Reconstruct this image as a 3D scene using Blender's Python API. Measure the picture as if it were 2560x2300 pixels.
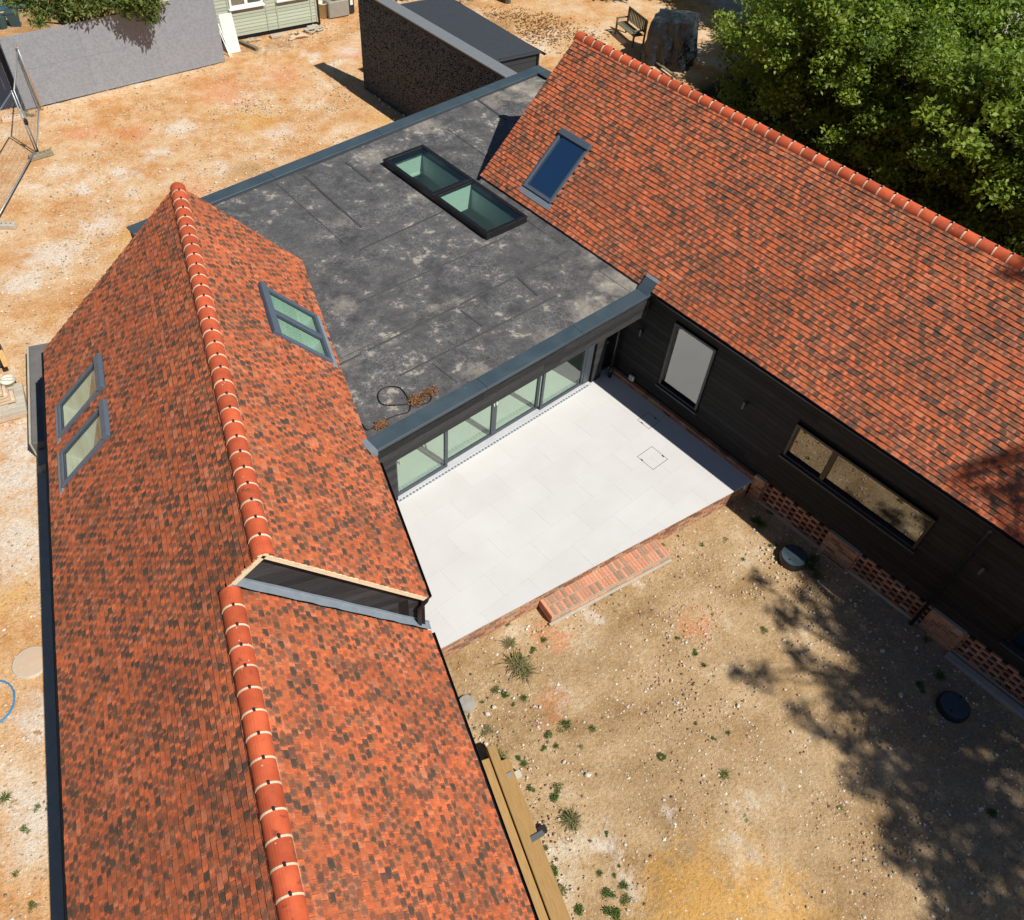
import bpy, bmesh, math, random
from mathutils import Vector, Matrix, noise
R=random.Random(7)
# ------------------------------------------------------------------ scene, camera, light
sc=bpy.context.scene
for o in list(bpy.data.objects): bpy.data.objects.remove(o)
C=sc.collection
sc.render.engine='CYCLES'; sc.cycles.max_bounces=7; sc.cycles.diffuse_bounces=3; sc.cycles.glossy_bounces=3; sc.cycles.transparent_max_bounces=10
sc.view_settings.view_transform='Standard'; sc.view_settings.look='None'
sc.view_settings.exposure=0.10; sc.view_settings.gamma=1.0
PW,PH=2560,2300
CX,CY,CZ,YAW,PIT,ROL,FOC=0.28088,-3.36772,14.01006,0.44475,0.8597,0.09753,2063.895
CP=Vector((CX,CY,CZ))
FW=Vector((math.sin(YAW)*math.cos(PIT),math.cos(YAW)*math.cos(PIT),-math.sin(PIT)))
r0=Vector((math.cos(YAW),-math.sin(YAW),0)); u0=r0.cross(FW)
RT=r0*math.cos(ROL)+u0*math.sin(ROL); UP=-r0*math.sin(ROL)+u0*math.cos(ROL)
cd=bpy.data.cameras.new('camera'); cam=bpy.data.objects.new('camera',cd); C.objects.link(cam)
cd.sensor_fit='HORIZONTAL'; cd.sensor_width=36; cd.lens=FOC*36/PW; cd.clip_end=600; cd.clip_start=.1
cam.matrix_world=Matrix(((RT.x,UP.x,-FW.x,CP.x),(RT.y,UP.y,-FW.y,CP.y),(RT.z,UP.z,-FW.z,CP.z),(0,0,0,1)))
sc.camera=cam; sc.render.resolution_x=1024; sc.render.resolution_y=920
SAZ,SEL=-1.0362,0.9146
LS=Vector((math.cos(SAZ)*math.cos(SEL),math.sin(SAZ)*math.cos(SEL),math.sin(SEL)))
wd=bpy.data.worlds.new('World'); sc.world=wd; wd.use_nodes=True
wn=wd.node_tree; bg=wn.nodes['Background']; bg.inputs[1].default_value=0.05
sk=wn.nodes.new('ShaderNodeTexSky'); sk.sky_type='NISHITA'; sk.sun_disc=False
sk.sun_elevation=SEL; sk.sun_rotation=math.pi/2-SAZ; sk.air_density=1.0; sk.dust_density=0.4; sk.ozone_density=4.0
wn.links.new(sk.outputs[0],bg.inputs[0])
sd=bpy.data.lights.new('sun','SUN'); sd.energy=5.0; sd.angle=math.radians(.53); sd.color=(1,.955,.88)
so=bpy.data.objects.new('sun',sd); C.objects.link(so); so.rotation_euler=(-LS).to_track_quat('-Z','Y').to_euler(); so.location=LS*60
# ------------------------------------------------------------------ helpers: pixels to places
def ray(x,y): return FW+RT*((x-PW/2)/FOC)-UP*((y-PH/2)/FOC)
def G(x,y,z=0.0):
    d=ray(x,y); t=(z-CP.z)/d.z; return CP+d*t
def GP(x,y,P0,n):
    d=ray(x,y); t=((P0-CP).dot(n))/d.dot(n); return CP+d*t
def pix(P):
    d=Vector(P)-CP; z=d.dot(FW); return PW/2+FOC*d.dot(RT)/z, PH/2-FOC*d.dot(UP)/z
ZU=Vector((0,0,1))
WORLD={}
def setp(o,label=None,cat=None,group=None,kind=None):
    if label: o['label']=label
    if cat: o['category']=cat
    if group: o['group']=group
    if kind: o['kind']=kind
    return o
def thing(name,label,cat,loc=(0,0,0),group=None,kind=None,rotz=0):
    o=bpy.data.objects.new(name,None); C.objects.link(o); o.location=loc; o.empty_display_size=.2
    if rotz: o.rotation_euler=(0,0,rotz)
    WORLD[o.name]=Vector(loc); return setp(o,label,cat,group,kind)
def adopt(o,parent):
    if parent is not None:
        o.parent=parent; o.matrix_parent_inverse=Matrix.Translation(-WORLD[parent.name])
class MB:
    def __init__(s): s.v=[];s.f=[];s.uv=[];s.col=[];s.mi=[]
    def face(s,pts,uv=None,col=None,mi=0):
        i=len(s.v); s.v+= [tuple(p) for p in pts]; s.f.append(tuple(range(i,i+len(pts)))); s.mi.append(mi)
        s.uv.append(uv); s.col.append(col); return s
    def poly(s,pts,faces,mi=0):
        i=len(s.v); s.v+=[tuple(p) for p in pts]
        for f in faces: s.f.append(tuple(a+i for a in f)); s.mi.append(mi); s.uv.append(None); s.col.append(None)
        return s
    def box(s,O,a,b,c,mi=0):
        O,a,b,c=map(Vector,(O,a,b,c))
        P=[O,O+a,O+a+b,O+b,O+c,O+a+c,O+a+b+c,O+b+c]
        F=[(0,3,2,1),(4,5,6,7),(0,1,5,4),(1,2,6,5),(2,3,7,6),(3,0,4,7)]
        if a.cross(b).dot(c)<0: F=[f[::-1] for f in F]
        return s.poly(P,F,mi)
    def prism(s,pts,up,mi=0):  # polygon pts extruded by vector up
        n=len(pts); P=[Vector(p) for p in pts]; Q=[p+Vector(up) for p in P]
        nr=Vector((0,0,0))
        for i in range(n): nr+=(P[i]-P[0]).cross(P[(i+1)%n]-P[0])
        fl=nr.dot(Vector(up))<0
        F=[tuple(range(n-1,-1,-1)),tuple(range(n,2*n))]+[(i,(i+1)%n,(i+1)%n+n,i+n) for i in range(n)]
        if fl: F=[f[::-1] for f in F]
        return s.poly(P+Q,F,mi)
    def tube(s,path,r,n=8,cap=True,mi=0):
        path=[Vector(p) for p in path]; rs=r if isinstance(r,(list,tuple)) else [r]*len(path)
        i0=len(s.v); prev=None
        for k,p in enumerate(path):
            t=(path[min(k+1,len(path)-1)]-path[max(k-1,0)]).normalized()
            if prev is None:
                a=t.cross(ZU); 
                if a.length<.05: a=t.cross(Vector((1,0,0)))
                a.normalize()
            else:
                a=(prev-t*prev.dot(t)).normalized()
            prev=a; b=t.cross(a)
            for j in range(n):
                w=2*math.pi*j/n; s.v.append(tuple(p+(a*math.cos(w)+b*math.sin(w))*rs[k]))
        for k in range(len(path)-1):
            for j in range(n):
                s.f.append((i0+k*n+j,i0+k*n+(j+1)%n,i0+(k+1)*n+(j+1)%n,i0+(k+1)*n+j)); s.mi.append(mi); s.uv.append(None); s.col.append(None)
        if cap:
            for k in (0,len(path)-1):
                f=[i0+k*n+j for j in range(n)]
                s.f.append(tuple(f[::-1] if k==0 else f)); s.mi.append(mi); s.uv.append(None); s.col.append(None)
        return s
    def lathe(s,O,prof,n=20,mi=0,ax=ZU,cap=True):
        O=Vector(O); ax=Vector(ax).normalized(); a=ax.orthogonal().normalized(); b=ax.cross(a)
        i0=len(s.v)
        for r,h in prof:
            for j in range(n):
                w=2*math.pi*j/n; s.v.append(tuple(O+ax*h+(a*math.cos(w)+b*math.sin(w))*r))
        for k in range(len(prof)-1):
            for j in range(n):
                s.f.append((i0+k*n+j,i0+k*n+(j+1)%n,i0+(k+1)*n+(j+1)%n,i0+(k+1)*n+j)); s.mi.append(mi); s.uv.append(None); s.col.append(None)
        if cap:
            k=len(prof)-1
            s.f.append(tuple(i0+k*n+j for j in range(n))); s.mi.append(mi); s.uv.append(None); s.col.append(None)
            s.f.append(tuple(i0+j for j in range(n-1,-1,-1))); s.mi.append(mi); s.uv.append(None); s.col.append(None)
        return s
    def mesh(s,name,mats,center=None,smooth=False):
        me=bpy.data.meshes.new(name)
        v=s.v if center is None else [(a-center[0],b-center[1],c-center[2]) for a,b,c in s.v]
        me.from_pydata(v,[],s.f)
        for m in (mats if isinstance(mats,(list,tuple)) else [mats]): me.materials.append(m)
        if any(s.mi): me.polygons.foreach_set('material_index',s.mi)
        if any(u is not None for u in s.uv):
            l=me.uv_layers.new(name='UVMap'); buf=[]
            for f,u in zip(s.f,s.uv):
                for k in range(len(f)): buf+= (u[k] if u else (0.5,0.9))
            l.data.foreach_set('uv',buf)
        if any(c is not None for c in s.col):
            at=me.color_attributes.new('tcol','FLOAT_COLOR','CORNER'); buf=[]
            for f,c in zip(s.f,s.col):
                for k in range(len(f)): buf+= list(c or (.5,.5,.5,1))
            at.data.foreach_set('color',buf)
        if smooth: me.polygons.foreach_set('use_smooth',[True]*len(me.polygons))
        me.update(); return me
    def build(s,name,mats,parent=None,smooth=False,bevel=0,**kw):
        xs,ys,zs=zip(*s.v)
        c=Vector(((min(xs)+max(xs))/2,(min(ys)+max(ys))/2,min(zs) if parent is None else (min(zs)+max(zs))/2))
        me=s.mesh(name,mats,c,smooth)
        o=bpy.data.objects.new(name,me); C.objects.link(o); o.location=c; WORLD[o.name]=c
        adopt(o,parent)
        if bevel:
            m=o.modifiers.new('b','BEVEL'); m.width=bevel; m.segments=1; m.limit_method='ANGLE'
        return setp(o,**kw)
def place(me,name,M,parent=None,**kw):
    o=bpy.data.objects.new(name,me); C.objects.link(o); o.matrix_world=M
    if parent is not None:
        o.parent=parent; o.matrix_parent_inverse=Matrix.Translation(-WORLD[parent.name]); o.matrix_basis=M
    WORLD[o.name]=M.translation.copy(); return setp(o,**kw)
def frameM(O,x,y,z):
    return Matrix(((x.x,y.x,z.x,O.x),(x.y,y.y,z.y,O.y),(x.z,y.z,z.z,O.z),(0,0,0,1)))
def clip(poly,P,n):   # keep side where (q-P).n>=0
    out=[]
    for i in range(len(poly)):
        a,b=poly[i],poly[(i+1)%len(poly)]
        da=sum((a[k]-P[k])*n[k] for k in range(len(n))); db=sum((b[k]-P[k])*n[k] for k in range(len(n)))
        if da>=0: out.append(a)
        if (da>=0)!=(db>=0):
            t=da/(da-db); out.append(tuple(a[k]+(b[k]-a[k])*t for k in range(len(a))))
    return out
# ------------------------------------------------------------------ materials
class NT:
    def __init__(s,name,rough=.8,spec=.3):
        s.m=bpy.data.materials.new(name); s.m.use_nodes=True; s.t=s.m.node_tree; s.b=s.t.nodes['Principled BSDF']
        s.b.inputs['Roughness'].default_value=rough; s.b.inputs['Specular IOR Level'].default_value=spec
        s.out=s.t.nodes['Material Output']
    def n(s,typ,**kw):
        nd=s.t.nodes.new('ShaderNode'+typ)
        for k,v in kw.items():
            if isinstance(v,bpy.types.NodeSocket): s.t.links.new(v,nd.inputs[k.replace('_',' ')] if not k.startswith('i') or not k[1:].isdigit() else nd.inputs[int(k[1:])])
            elif k.startswith('i') and k[1:].isdigit(): nd.inputs[int(k[1:])].default_value=v
            elif k in ('operation','blend_type','data_type','feature','distance','noise_dimensions','attribute_name','interpolation_type','wave_type','bands_direction','clamp'): setattr(nd,k,v)
            else: nd.inputs[k.replace('_',' ')].default_value=v
        return nd
    def link(s,a,b): s.t.links.new(a,b)
    def pos(s):
        if not hasattr(s,'_p'): s._p=s.t.nodes.new('ShaderNodeNewGeometry').outputs['Position']
        return s._p
    def obj(s):
        if not hasattr(s,'_o'): s._o=s.t.nodes.new('ShaderNodeTexCoord').outputs['Object']
        return s._o
    def rnd(s):
        if not hasattr(s,'_r'): s._r=s.t.nodes.new('ShaderNodeObjectInfo').outputs['Random']
        return s._r
    def noise(s,scale,detail=4,rough=.55,vec=None,out='Fac'):
        nd=s.n('TexNoise',Scale=scale,Detail=detail,Roughness=rough); s.link(vec or s.pos(),nd.inputs['Vector']); return nd.outputs[out]
    def vor(s,scale,vec=None,feature='F1',out='Distance',rand=1):
        nd=s.n('TexVoronoi',Scale=scale,Randomness=rand,feature=feature); s.link(vec or s.pos(),nd.inputs['Vector']); return nd.outputs[out]
    def ramp(s,fac,stops,interp=None):
        nd=s.t.nodes.new('ShaderNodeValToRGB'); s.link(fac,nd.inputs[0]); e=nd.color_ramp.elements
        while len(e)<len(stops): e.new(.5)
        for k,(p,c) in enumerate(stops):
            e[k].position=p; e[k].color=(*c,1) if isinstance(c,tuple) else (c,c,c,1)
        return nd.outputs[0]
    def map(s,v,a,b,c=0,d=1):
        nd=s.n('MapRange',From_Min=a,From_Max=b,To_Min=c,To_Max=d); s.link(v,nd.inputs[0]); return nd.outputs[0]
    def math(s,op,a,b=None):
        nd=s.t.nodes.new('ShaderNodeMath'); nd.operation=op
        for k,x in enumerate((a,b)):
            if x is None: continue
            if isinstance(x,(int,float)): nd.inputs[k].default_value=x
            else: s.link(x,nd.inputs[k])
        return nd.outputs[0]
    def mix(s,fac,a,b,mode='MIX'):
        nd=s.t.nodes.new('ShaderNodeMix'); nd.data_type='RGBA'; nd.blend_type=mode
        for k,x in ((0,fac),(6,a),(7,b)):
            if isinstance(x,bpy.types.NodeSocket): s.link(x,nd.inputs[k])
            elif isinstance(x,tuple): nd.inputs[k].default_value=(*x,1)
            else: nd.inputs[k].default_value=x if k==0 else (x,x,x,1)
        return nd.outputs[2]
    def base(s,c):
        if isinstance(c,tuple): s.b.inputs['Base Color'].default_value=(*c,1)
        else: s.link(c,s.b.inputs['Base Color'])
        return s
    def rough(s,v): s.link(v,s.b.inputs['Roughness']); return s
    def bump(s,h,strength=.4,dist=.01):
        nd=s.n('Bump',Strength=strength,Distance=dist); s.link(h,nd.inputs['Height']); s.link(nd.outputs[0],s.b.inputs['Normal']); return s
    def blob(s,P,r,warp=.5,soft=.5,sc_=1.6):   # irregular patch of ground around a place
        if not hasattr(s,'_w'):
            nz=s.noise(sc_,5,.6,out='Color'); a=s.n('VectorMath',operation='SUBTRACT',i0=nz,i1=(.5,.5,.5)).outputs[0]
            b=s.n('VectorMath',operation='SCALE',i0=a,Scale=warp*3).outputs[0]
            s._w=s.n('VectorMath',operation='ADD',i0=s.pos(),i1=b).outputs[0]
        d=s.n('VectorMath',operation='DISTANCE',i0=s._w,i1=(P[0],P[1],0)).outputs['Value']
        m=s.map(d,r*(1+soft)*1.25,0,0,1)
        if not hasattr(s,'_rg'): s._rg=s.math('MULTIPLY',s.math('SUBTRACT',s.noise(3.1,7,.72),.5),2.2)
        return s.map(s.math('ADD',m,s._rg),.25,.85,0,1)
def simple(name,col,rough=.7,spec=.3,var=.15,scale=6,bump=0,metal=0,rv=.12):
    t=NT(name,rough,spec); nz=t.noise(scale,5,.6,vec=t.obj())
    c=t.mix(nz,tuple(x*(1-var) for x in col),tuple(min(1,x*(1+var)) for x in col))
    if rv: c=t.mix(1.0,c,t.ramp(t.rnd(),[(0,1-rv),(1,1+rv)]),'MULTIPLY')
    t.base(c); t.b.inputs['Metallic'].default_value=metal
    t.rough(t.map(t.noise(scale*3,3,vec=t.obj()),.3,.7,max(.03,rough-.1),min(1,rough+.1)))
    if bump: t.bump(t.noise(scale*8,4,vec=t.obj()),bump,.01)
    return t.m
def tile_mat(name):
    t=NT(name,.8,.22)
    at=t.t.nodes.new('ShaderNodeAttribute'); at.attribute_name='tcol'
    sp=t.n('SeparateColor'); t.link(at.outputs['Color'],sp.inputs[0]); r,g,b=sp.outputs[:3]
    uv=t.t.nodes.new('ShaderNodeTexCoord').outputs['UV']; s2=t.n('SeparateXYZ'); t.link(uv,s2.inputs[0]); u,v=s2.outputs[:2]
    base=t.ramp(r,[(0,(.42,.15,.07)),(.2,(.54,.15,.062)),(.5,(.64,.155,.058)),(.8,(.72,.185,.072)),(1,(.58,.21,.11))])
    fine=t.noise(22,5,.65); base=t.mix(1.0,base,t.ramp(fine,[(.25,.72),(.75,1.22)]),'MULTIPLY')
    big=t.noise(.9,5,.65); base=t.mix(1.0,base,t.ramp(big,[(.3,.74),(.7,1.16)]),'MULTIPLY')
    # sooty fire-flash in the middle of the tile's tail
    n1=t.math('MULTIPLY',t.math('SUBTRACT',t.noise(34,5,.7),.5),1.15)
    cu=t.math('ADD',t.math('MULTIPLY',b,.44),.26); cv=t.math('ADD',t.math('MULTIPLY',t.math('FRACT',t.math('MULTIPLY',b,7.3)),.4),.25)
    du=t.math('ABSOLUTE',t.math('SUBTRACT',u,cu)); dv=t.math('MULTIPLY',t.math('ABSOLUTE',t.math('SUBTRACT',v,cv)),.72)
    p3=lambda q:t.math('POWER',q,3.0)
    d=t.math('POWER',t.math('ADD',p3(du),p3(dv)),.3333)
    d=t.math('ADD',d,n1)
    wid=t.math('ADD',t.math('MULTIPLY',t.math('FRACT',t.math('MULTIPLY',r,5.7)),.26),.27)
    m=t.map(t.math('SUBTRACT',d,wid),.13,-.15,0,1); m=t.math('MULTIPLY',m,g)
    t.base(t.mix(m,base,t.mix(t.noise(9,2),(.050,.041,.035),(.125,.088,.060))))
    t.bump(t.noise(70,4),.25,.006)
    return t.m
M={}
M['tile']=tile_mat('clay_tile')
def ridge_mat():
    t=NT('ridge_clay',.7,.3); nz=t.noise(5,4); c=t.ramp(nz,[(.3,(.50,.088,.034)),(.7,(.66,.135,.052))])
    c=t.mix(1.0,c,t.ramp(t.rnd(),[(0,.78),(1,1.12)]),'MULTIPLY')
    dk=t.map(t.noise(7,4,.6),.62,.74,0,.75); c=t.mix(dk,c,(.06,.035,.03))
    sp=t.map(t.vor(9),.10,.05,0,1); rare=t.map(t.noise(1.7,2),.5,.58,0,1); c=t.mix(t.math('MULTIPLY',sp,rare),c,(.6,.57,.52))
    t.base(c).bump(t.noise(40,4),.2,.006); return t.m
M['ridge']=ridge_mat()
M['mortar']=simple('lime_mortar',(.72,.60,.42),.9,.1,.2,18,.3)
M['verge']=simple('verge_mortar',(.74,.62,.42),.9,.1,.25,30,.3)
M['lead']=simple('lead_flashing',(.20,.235,.27),.5,.4,.25,7,.2)
M['clip']=simple('dark_clip',(.03,.025,.035),.5)
M['gutter']=simple('black_gutter',(.012,.014,.018),.35,.5,.2,5)
M['frame']=simple('slate_grey_frame',(.085,.115,.155),.4,.4,.12,4)
M['anthracite']=simple('anthracite_frame',(.055,.068,.08),.4,.4,.1,4)
M['blackframe']=simple('black_frame',(.010,.010,.011),.35,.5,.1,4)
def coping():
    t=NT('coping_metal',.42,.45); nz=t.noise(2.2,5,.6); c=t.ramp(nz,[(.3,(.042,.066,.083)),(.7,(.058,.086,.104))])
    sp=t.map(t.vor(4),.035,.015,0,.8); c=t.mix(sp,c,(.45,.45,.42))
    st=t.noise(14,4,.7); c=t.mix(t.map(st,.62,.8,0,.3),c,(.18,.19,.19)); t.base(c); t.rough(t.map(nz,.3,.7,.36,.55)); return t.m
M['coping']=coping()
M['coping_old']=simple('galvanised_coping',(.20,.22,.235),.45,.4,.2,9,.1)
def timber(name,lo,hi,rough=.75,axis=None):
    t=NT(name,rough,.25); mp=t.n('Mapping'); t.link(t.obj(),mp.inputs[0])
    mp.inputs['Scale'].default_value=axis or (1,1,1)
    st=t.noise(7,7,.65,vec=mp.outputs[0]); c=t.ramp(st,[(.28,lo),(.72,hi)])
    c=t.mix(1.0,c,t.ramp(t.rnd(),[(0,.6),(1,1.4)]),'MULTIPLY')
    kn=t.map(t.vor(2.6,vec=t.obj()),.07,.02,0,.7); c=t.mix(kn,c,tuple(x*.35 for x in lo))
    t.base(c).bump(st,.35,.006); return t.m
M['black_board']=timber('charred_board',(.005,.005,.0055),(.026,.026,.027),.7,(.6,.6,9))
M['fascia_board']=timber('weathered_black_board',(.020,.021,.022),(.055,.056,.057),.8,(.6,.6,9))
M['timber_new']=timber('new_sleeper_timber',(.46,.26,.088),(.62,.40,.165),.75,(9,.8,9))
M['timber_old']=timber('old_grey_timber',(.14,.125,.075),(.30,.27,.19),.85,(3,3,3))
M['bench']=timber('bench_timber',(.08,.075,.05),(.20,.19,.13),.85,(3,3,3))
M['orange_wood']=simple('orange_wood',(.52,.26,.08),.8,.2,.2,9)
def felt():
    t=NT('roof_felt',.62,.35)
    a=t.noise(.55,5,.65); b=t.noise(2.6,7,.7); f=t.noise(38,4,.65)
    c=t.ramp(b,[(.28,(.050,.050,.052)),(.5,(.088,.087,.088)),(.75,(.155,.150,.145))])
    c=t.mix(t.map(a,.45,.66,0,.35),c,(.15,.147,.143))
    wr=t.noise(6.5,4,.7); cr=t.math('ABSOLUTE',t.math('SUBTRACT',wr,.5)); msk=t.map(t.noise(1.3,3),.40,.60,0,1)
    c=t.mix(t.math('MULTIPLY',t.map(cr,.020,.0,0,.6),msk),c,(.36,.355,.35))  # curving highlights along wrinkles painted pale into the felt colour, finer set next
    w2=t.noise(15,3,.7); c2=t.math('ABSOLUTE',t.math('SUBTRACT',w2,.48)); c=t.mix(t.math('MULTIPLY',t.map(c2,.018,0,0,.5),t.map(t.noise(1.9,3),.48,.62,0,1)),c,(.30,.30,.30))
    c=t.mix(1.0,c,t.ramp(f,[(.3,.72),(.7,1.28)]),'MULTIPLY')
    for P,r,k in ((G(1580,720,3.16),1.25,.9),(G(1480,800,3.16),.9,.75),(G(1390,860,3.16),.6,.6),(G(1310,230,3.16),1.3,.85),(G(1230,260,3.16),.8,.6),(G(1060,320,3.16),.8,.6),(G(940,400,3.16),.7,.5),(G(880,910,3.16),.45,.5),(G(860,770,3.16),.5,.5),(G(1090,490,3.16),.8,.5),(G(1180,560,3.16),.55,.5),(G(1480,650,3.16),.6,.5),(G(850,560,3.16),.5,.4),(G(1140,760,3.16),.3,.5),(G(970,870,3.16),.3,.5),(G(1200,940,3.16),.5,.55),(G(1090,780,3.16),.28,.6)):
        nz=t.math('ADD',t.map(t.n('VectorMath',operation='DISTANCE',i0=t.pos(),i1=tuple(P)).outputs['Value'],r,r*.1,0,1),t.math('MULTIPLY',t.math('SUBTRACT',b,.5),2.4))
        c=t.mix(t.map(nz,.22,1.25,0,min(1,k*1.0)),c,(.40,.36,.295))
    t.base(c); t.rough(t.map(b,.3,.7,.45,.8)); t.bump(t.math('ADD',wr,t.math('MULTIPLY',f,.25)),.6,.03); return t.m
M['felt']=felt()
def slab():
    t=NT('porcelain_slab',.55,.35); nz=t.noise(1.3,6,.6); c=t.ramp(nz,[(.3,(.60,.59,.575)),(.7,(.645,.635,.625))])
    c=t.mix(1.0,c,t.ramp(t.rnd(),[(0,.975),(1,1.015)]),'MULTIPLY'); t.base(c); return t.m
M['slab']=slab()
M['grout']=simple('grout',(.52,.51,.49),.9)
def brick(name,stops,mort=.0):
    t=NT(name,.85,.2); c=t.ramp(t.rnd(),stops); nz=t.noise(30,4,.6)
    c=t.mix(1.0,c,t.ramp(nz,[(.25,.75),(.75,1.2)]),'MULTIPLY')
    w=t.map(t.noise(4,4),.58,.72,0,.45); c=t.mix(w,c,(.55,.47,.38))
    t.base(c).bump(nz,.4,.008); return t.m
M['brick']=brick('stock_brick',[(0,(.16,.085,.055)),(.3,(.30,.15,.09)),(.6,(.42,.20,.115)),(.85,(.44,.28,.17)),(1,(.22,.15,.11))])
M['step_brick']=brick('step_brick',[(0,(.32,.21,.145)),(.2,(.42,.25,.16)),(.4,(.62,.26,.15)),(.8,(.70,.32,.19)),(1,(.64,.30,.19))])
M['brick_mortar']=simple('brick_mortar',(.42,.36,.27),.95,.1,.2,12)
M['concrete']=simple('concrete',(.32,.30,.26),.9,.15,.3,6,.3)
M['pale_concrete']=simple('pale_concrete',(.48,.44,.36),.9,.15,.25,6,.3)
def glass(name,tint,f0=.08,refl=(1,1,1)):
    t=NT(name); t.t.nodes.remove(t.b)
    tr=t.n('BsdfTransparent',Color=(*tint,1)); gl=t.n('BsdfGlossy',Color=(*refl,1),Roughness=.0)
    lw=t.n('LayerWeight',Blend=.5); p5=t.math('POWER',lw.outputs['Facing'],5.0); fr=t.math('ADD',t.math('MULTIPLY',p5,1-f0),f0)
    mx=t.n('MixShader',i0=fr,i1=tr.outputs[0],i2=gl.outputs[0]); t.link(mx.outputs[0],t.out.inputs[0]); return t.m
M['glass']=glass('clear_glass',(.88,.96,.92),.09)
M['glass_green']=glass('green_tinted_glass',(.82,.94,.88),.08)
M['glass_roof']=glass('roof_window_glass',(.82,.92,.88),.12)
M['glass_sky']=glass('sky_reflecting_glass',(.25,.40,.5),.75,(.50,.80,1.0))
M['glass_wall']=glass('wall_window_glass',(.45,.5,.5),.22)
M['white']=simple('white_plaster',(.72,.72,.70),.8,.2,.04,3,0,0,0)
M['white_paint']=simple('white_paint',(.78,.78,.76),.5,.3,.05,4)
M['int_floor']=simple('interior_floor',(.50,.50,.44),.6,.3,.12,2,0,0,0)
M['dark_int']=simple('dark_interior',(.05,.052,.05),.8)
M['blackwall']=simple('black_backing',(.008,.008,.008),.9)
M['cable']=simple('black_cable',(.012,.012,.012),.5)
M['osb']=None
def osb():
    t=NT('osb_board',.75,.25); mp=t.n('Mapping'); t.link(t.obj(),mp.inputs[0]); 
    a=t.vor(16,vec=mp.outputs[0],out='Color'); sp=t.n('SeparateColor'); t.link(a,sp.inputs[0])
    c=t.ramp(sp.outputs[0],[(0,(.245,.26,.29)),(.5,(.27,.285,.315)),(1,(.30,.315,.345))])
    mp2=t.n('Mapping'); t.link(t.obj(),mp2.inputs[0]); mp2.inputs['Rotation'].default_value=(0,.5,0); mp2.inputs['Scale'].default_value=(1.2,1,5)
    v=t.vor(5,vec=mp2.outputs[0]); c=t.mix(t.map(v,.10,.04,0,.65),c,(.10,.10,.11))
    c=t.mix(t.map(t.noise(.9,3),.6,.8,0,.25),c,(.33,.31,.27))
    t.base(c).bump(sp.outputs[1],.15,.006); return t.m
M['osb']=osb()
M['green_board']=simple('sage_green_board',(.42,.46,.36),.7,.25,.07,3)
M['corrugated']=simple('corrugated_steel',(.075,.085,.10),.4,.45,.15,5)
M['navy']=simple('navy_gate',(.026,.037,.06),.5,.4,.2,3)
M['galv']=simple('galvanised_tube',(.36,.40,.42),.4,.5,.15,8,0,.4)
M['rubber']=simple('black_rubber',(.02,.02,.02),.7)
M['blue_hose']=simple('blue_hose',(.03,.25,.55),.4)
M['pot']=simple('dark_teal_pot',(.045,.085,.09),.6)
M['bucket']=simple('cream_bucket',(.60,.56,.45),.6)
M['yellow']=simple('yellow_plastic',(.75,.62,.02),.5)
M['bagp']=simple('cement_bag',(.62,.47,.33),.8,.2,.12,8)
M['bagprint']=simple('bag_print',(.72,.70,.66),.7)
M['navyprint']=simple('bag_print_navy',(.02,.03,.09),.7)
def tarp():
    t=NT('black_tarp',.32,.5); nz=t.noise(6,5,.6,vec=t.obj()); c=t.ramp(nz,[(.3,(.010,.014,.018)),(.6,(.022,.029,.035)),(.8,(.07,.085,.095))])
    t.base(c).bump(t.noise(5,5,.6,vec=t.obj()),.6,.05); return t.m
M['tarp']=tarp()
def leafmat(name,lo,hi,tr=.35):
    t=NT(name,.5,.35); at=t.t.nodes.new('ShaderNodeAttribute'); at.attribute_name='tcol'
    sp=t.n('SeparateColor'); t.link(at.outputs['Color'],sp.inputs[0])
    c=t.mix(sp.outputs[0],lo,hi); t.base(c)
    tl=t.n('BsdfTranslucent'); t.link(t.mix(.5,c,(hi[0]*1.5,hi[1]*1.6,hi[2]*.6)),tl.inputs[0])
    mx=t.n('MixShader',i0=tr,i1=t.b.outputs[0],i2=tl.outputs[0]); t.link(mx.outputs[0],t.out.inputs[0]); return t.m
M['leaf']=leafmat('hedge_leaf',(.030,.070,.010),(.28,.38,.050),.32)
M['laurel']=leafmat('laurel_leaf',(.030,.062,.012),(.20,.25,.055),.2)
M['leaf_yellow']=leafmat('yellow_leaf',(.30,.30,.02),(.55,.50,.03),.3)
M['weed']=leafmat('weed_leaf',(.035,.075,.012),(.13,.20,.035),.25)
M['dryweed']=leafmat('dry_weed',(.17,.15,.06),(.30,.28,.13),.25)
M['litter']=leafmat('leaf_litter',(.09,.045,.02),(.34,.165,.07),.1)
M['bark']=simple('bark',(.12,.10,.08),.9,.1,.3,8,.4)
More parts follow.
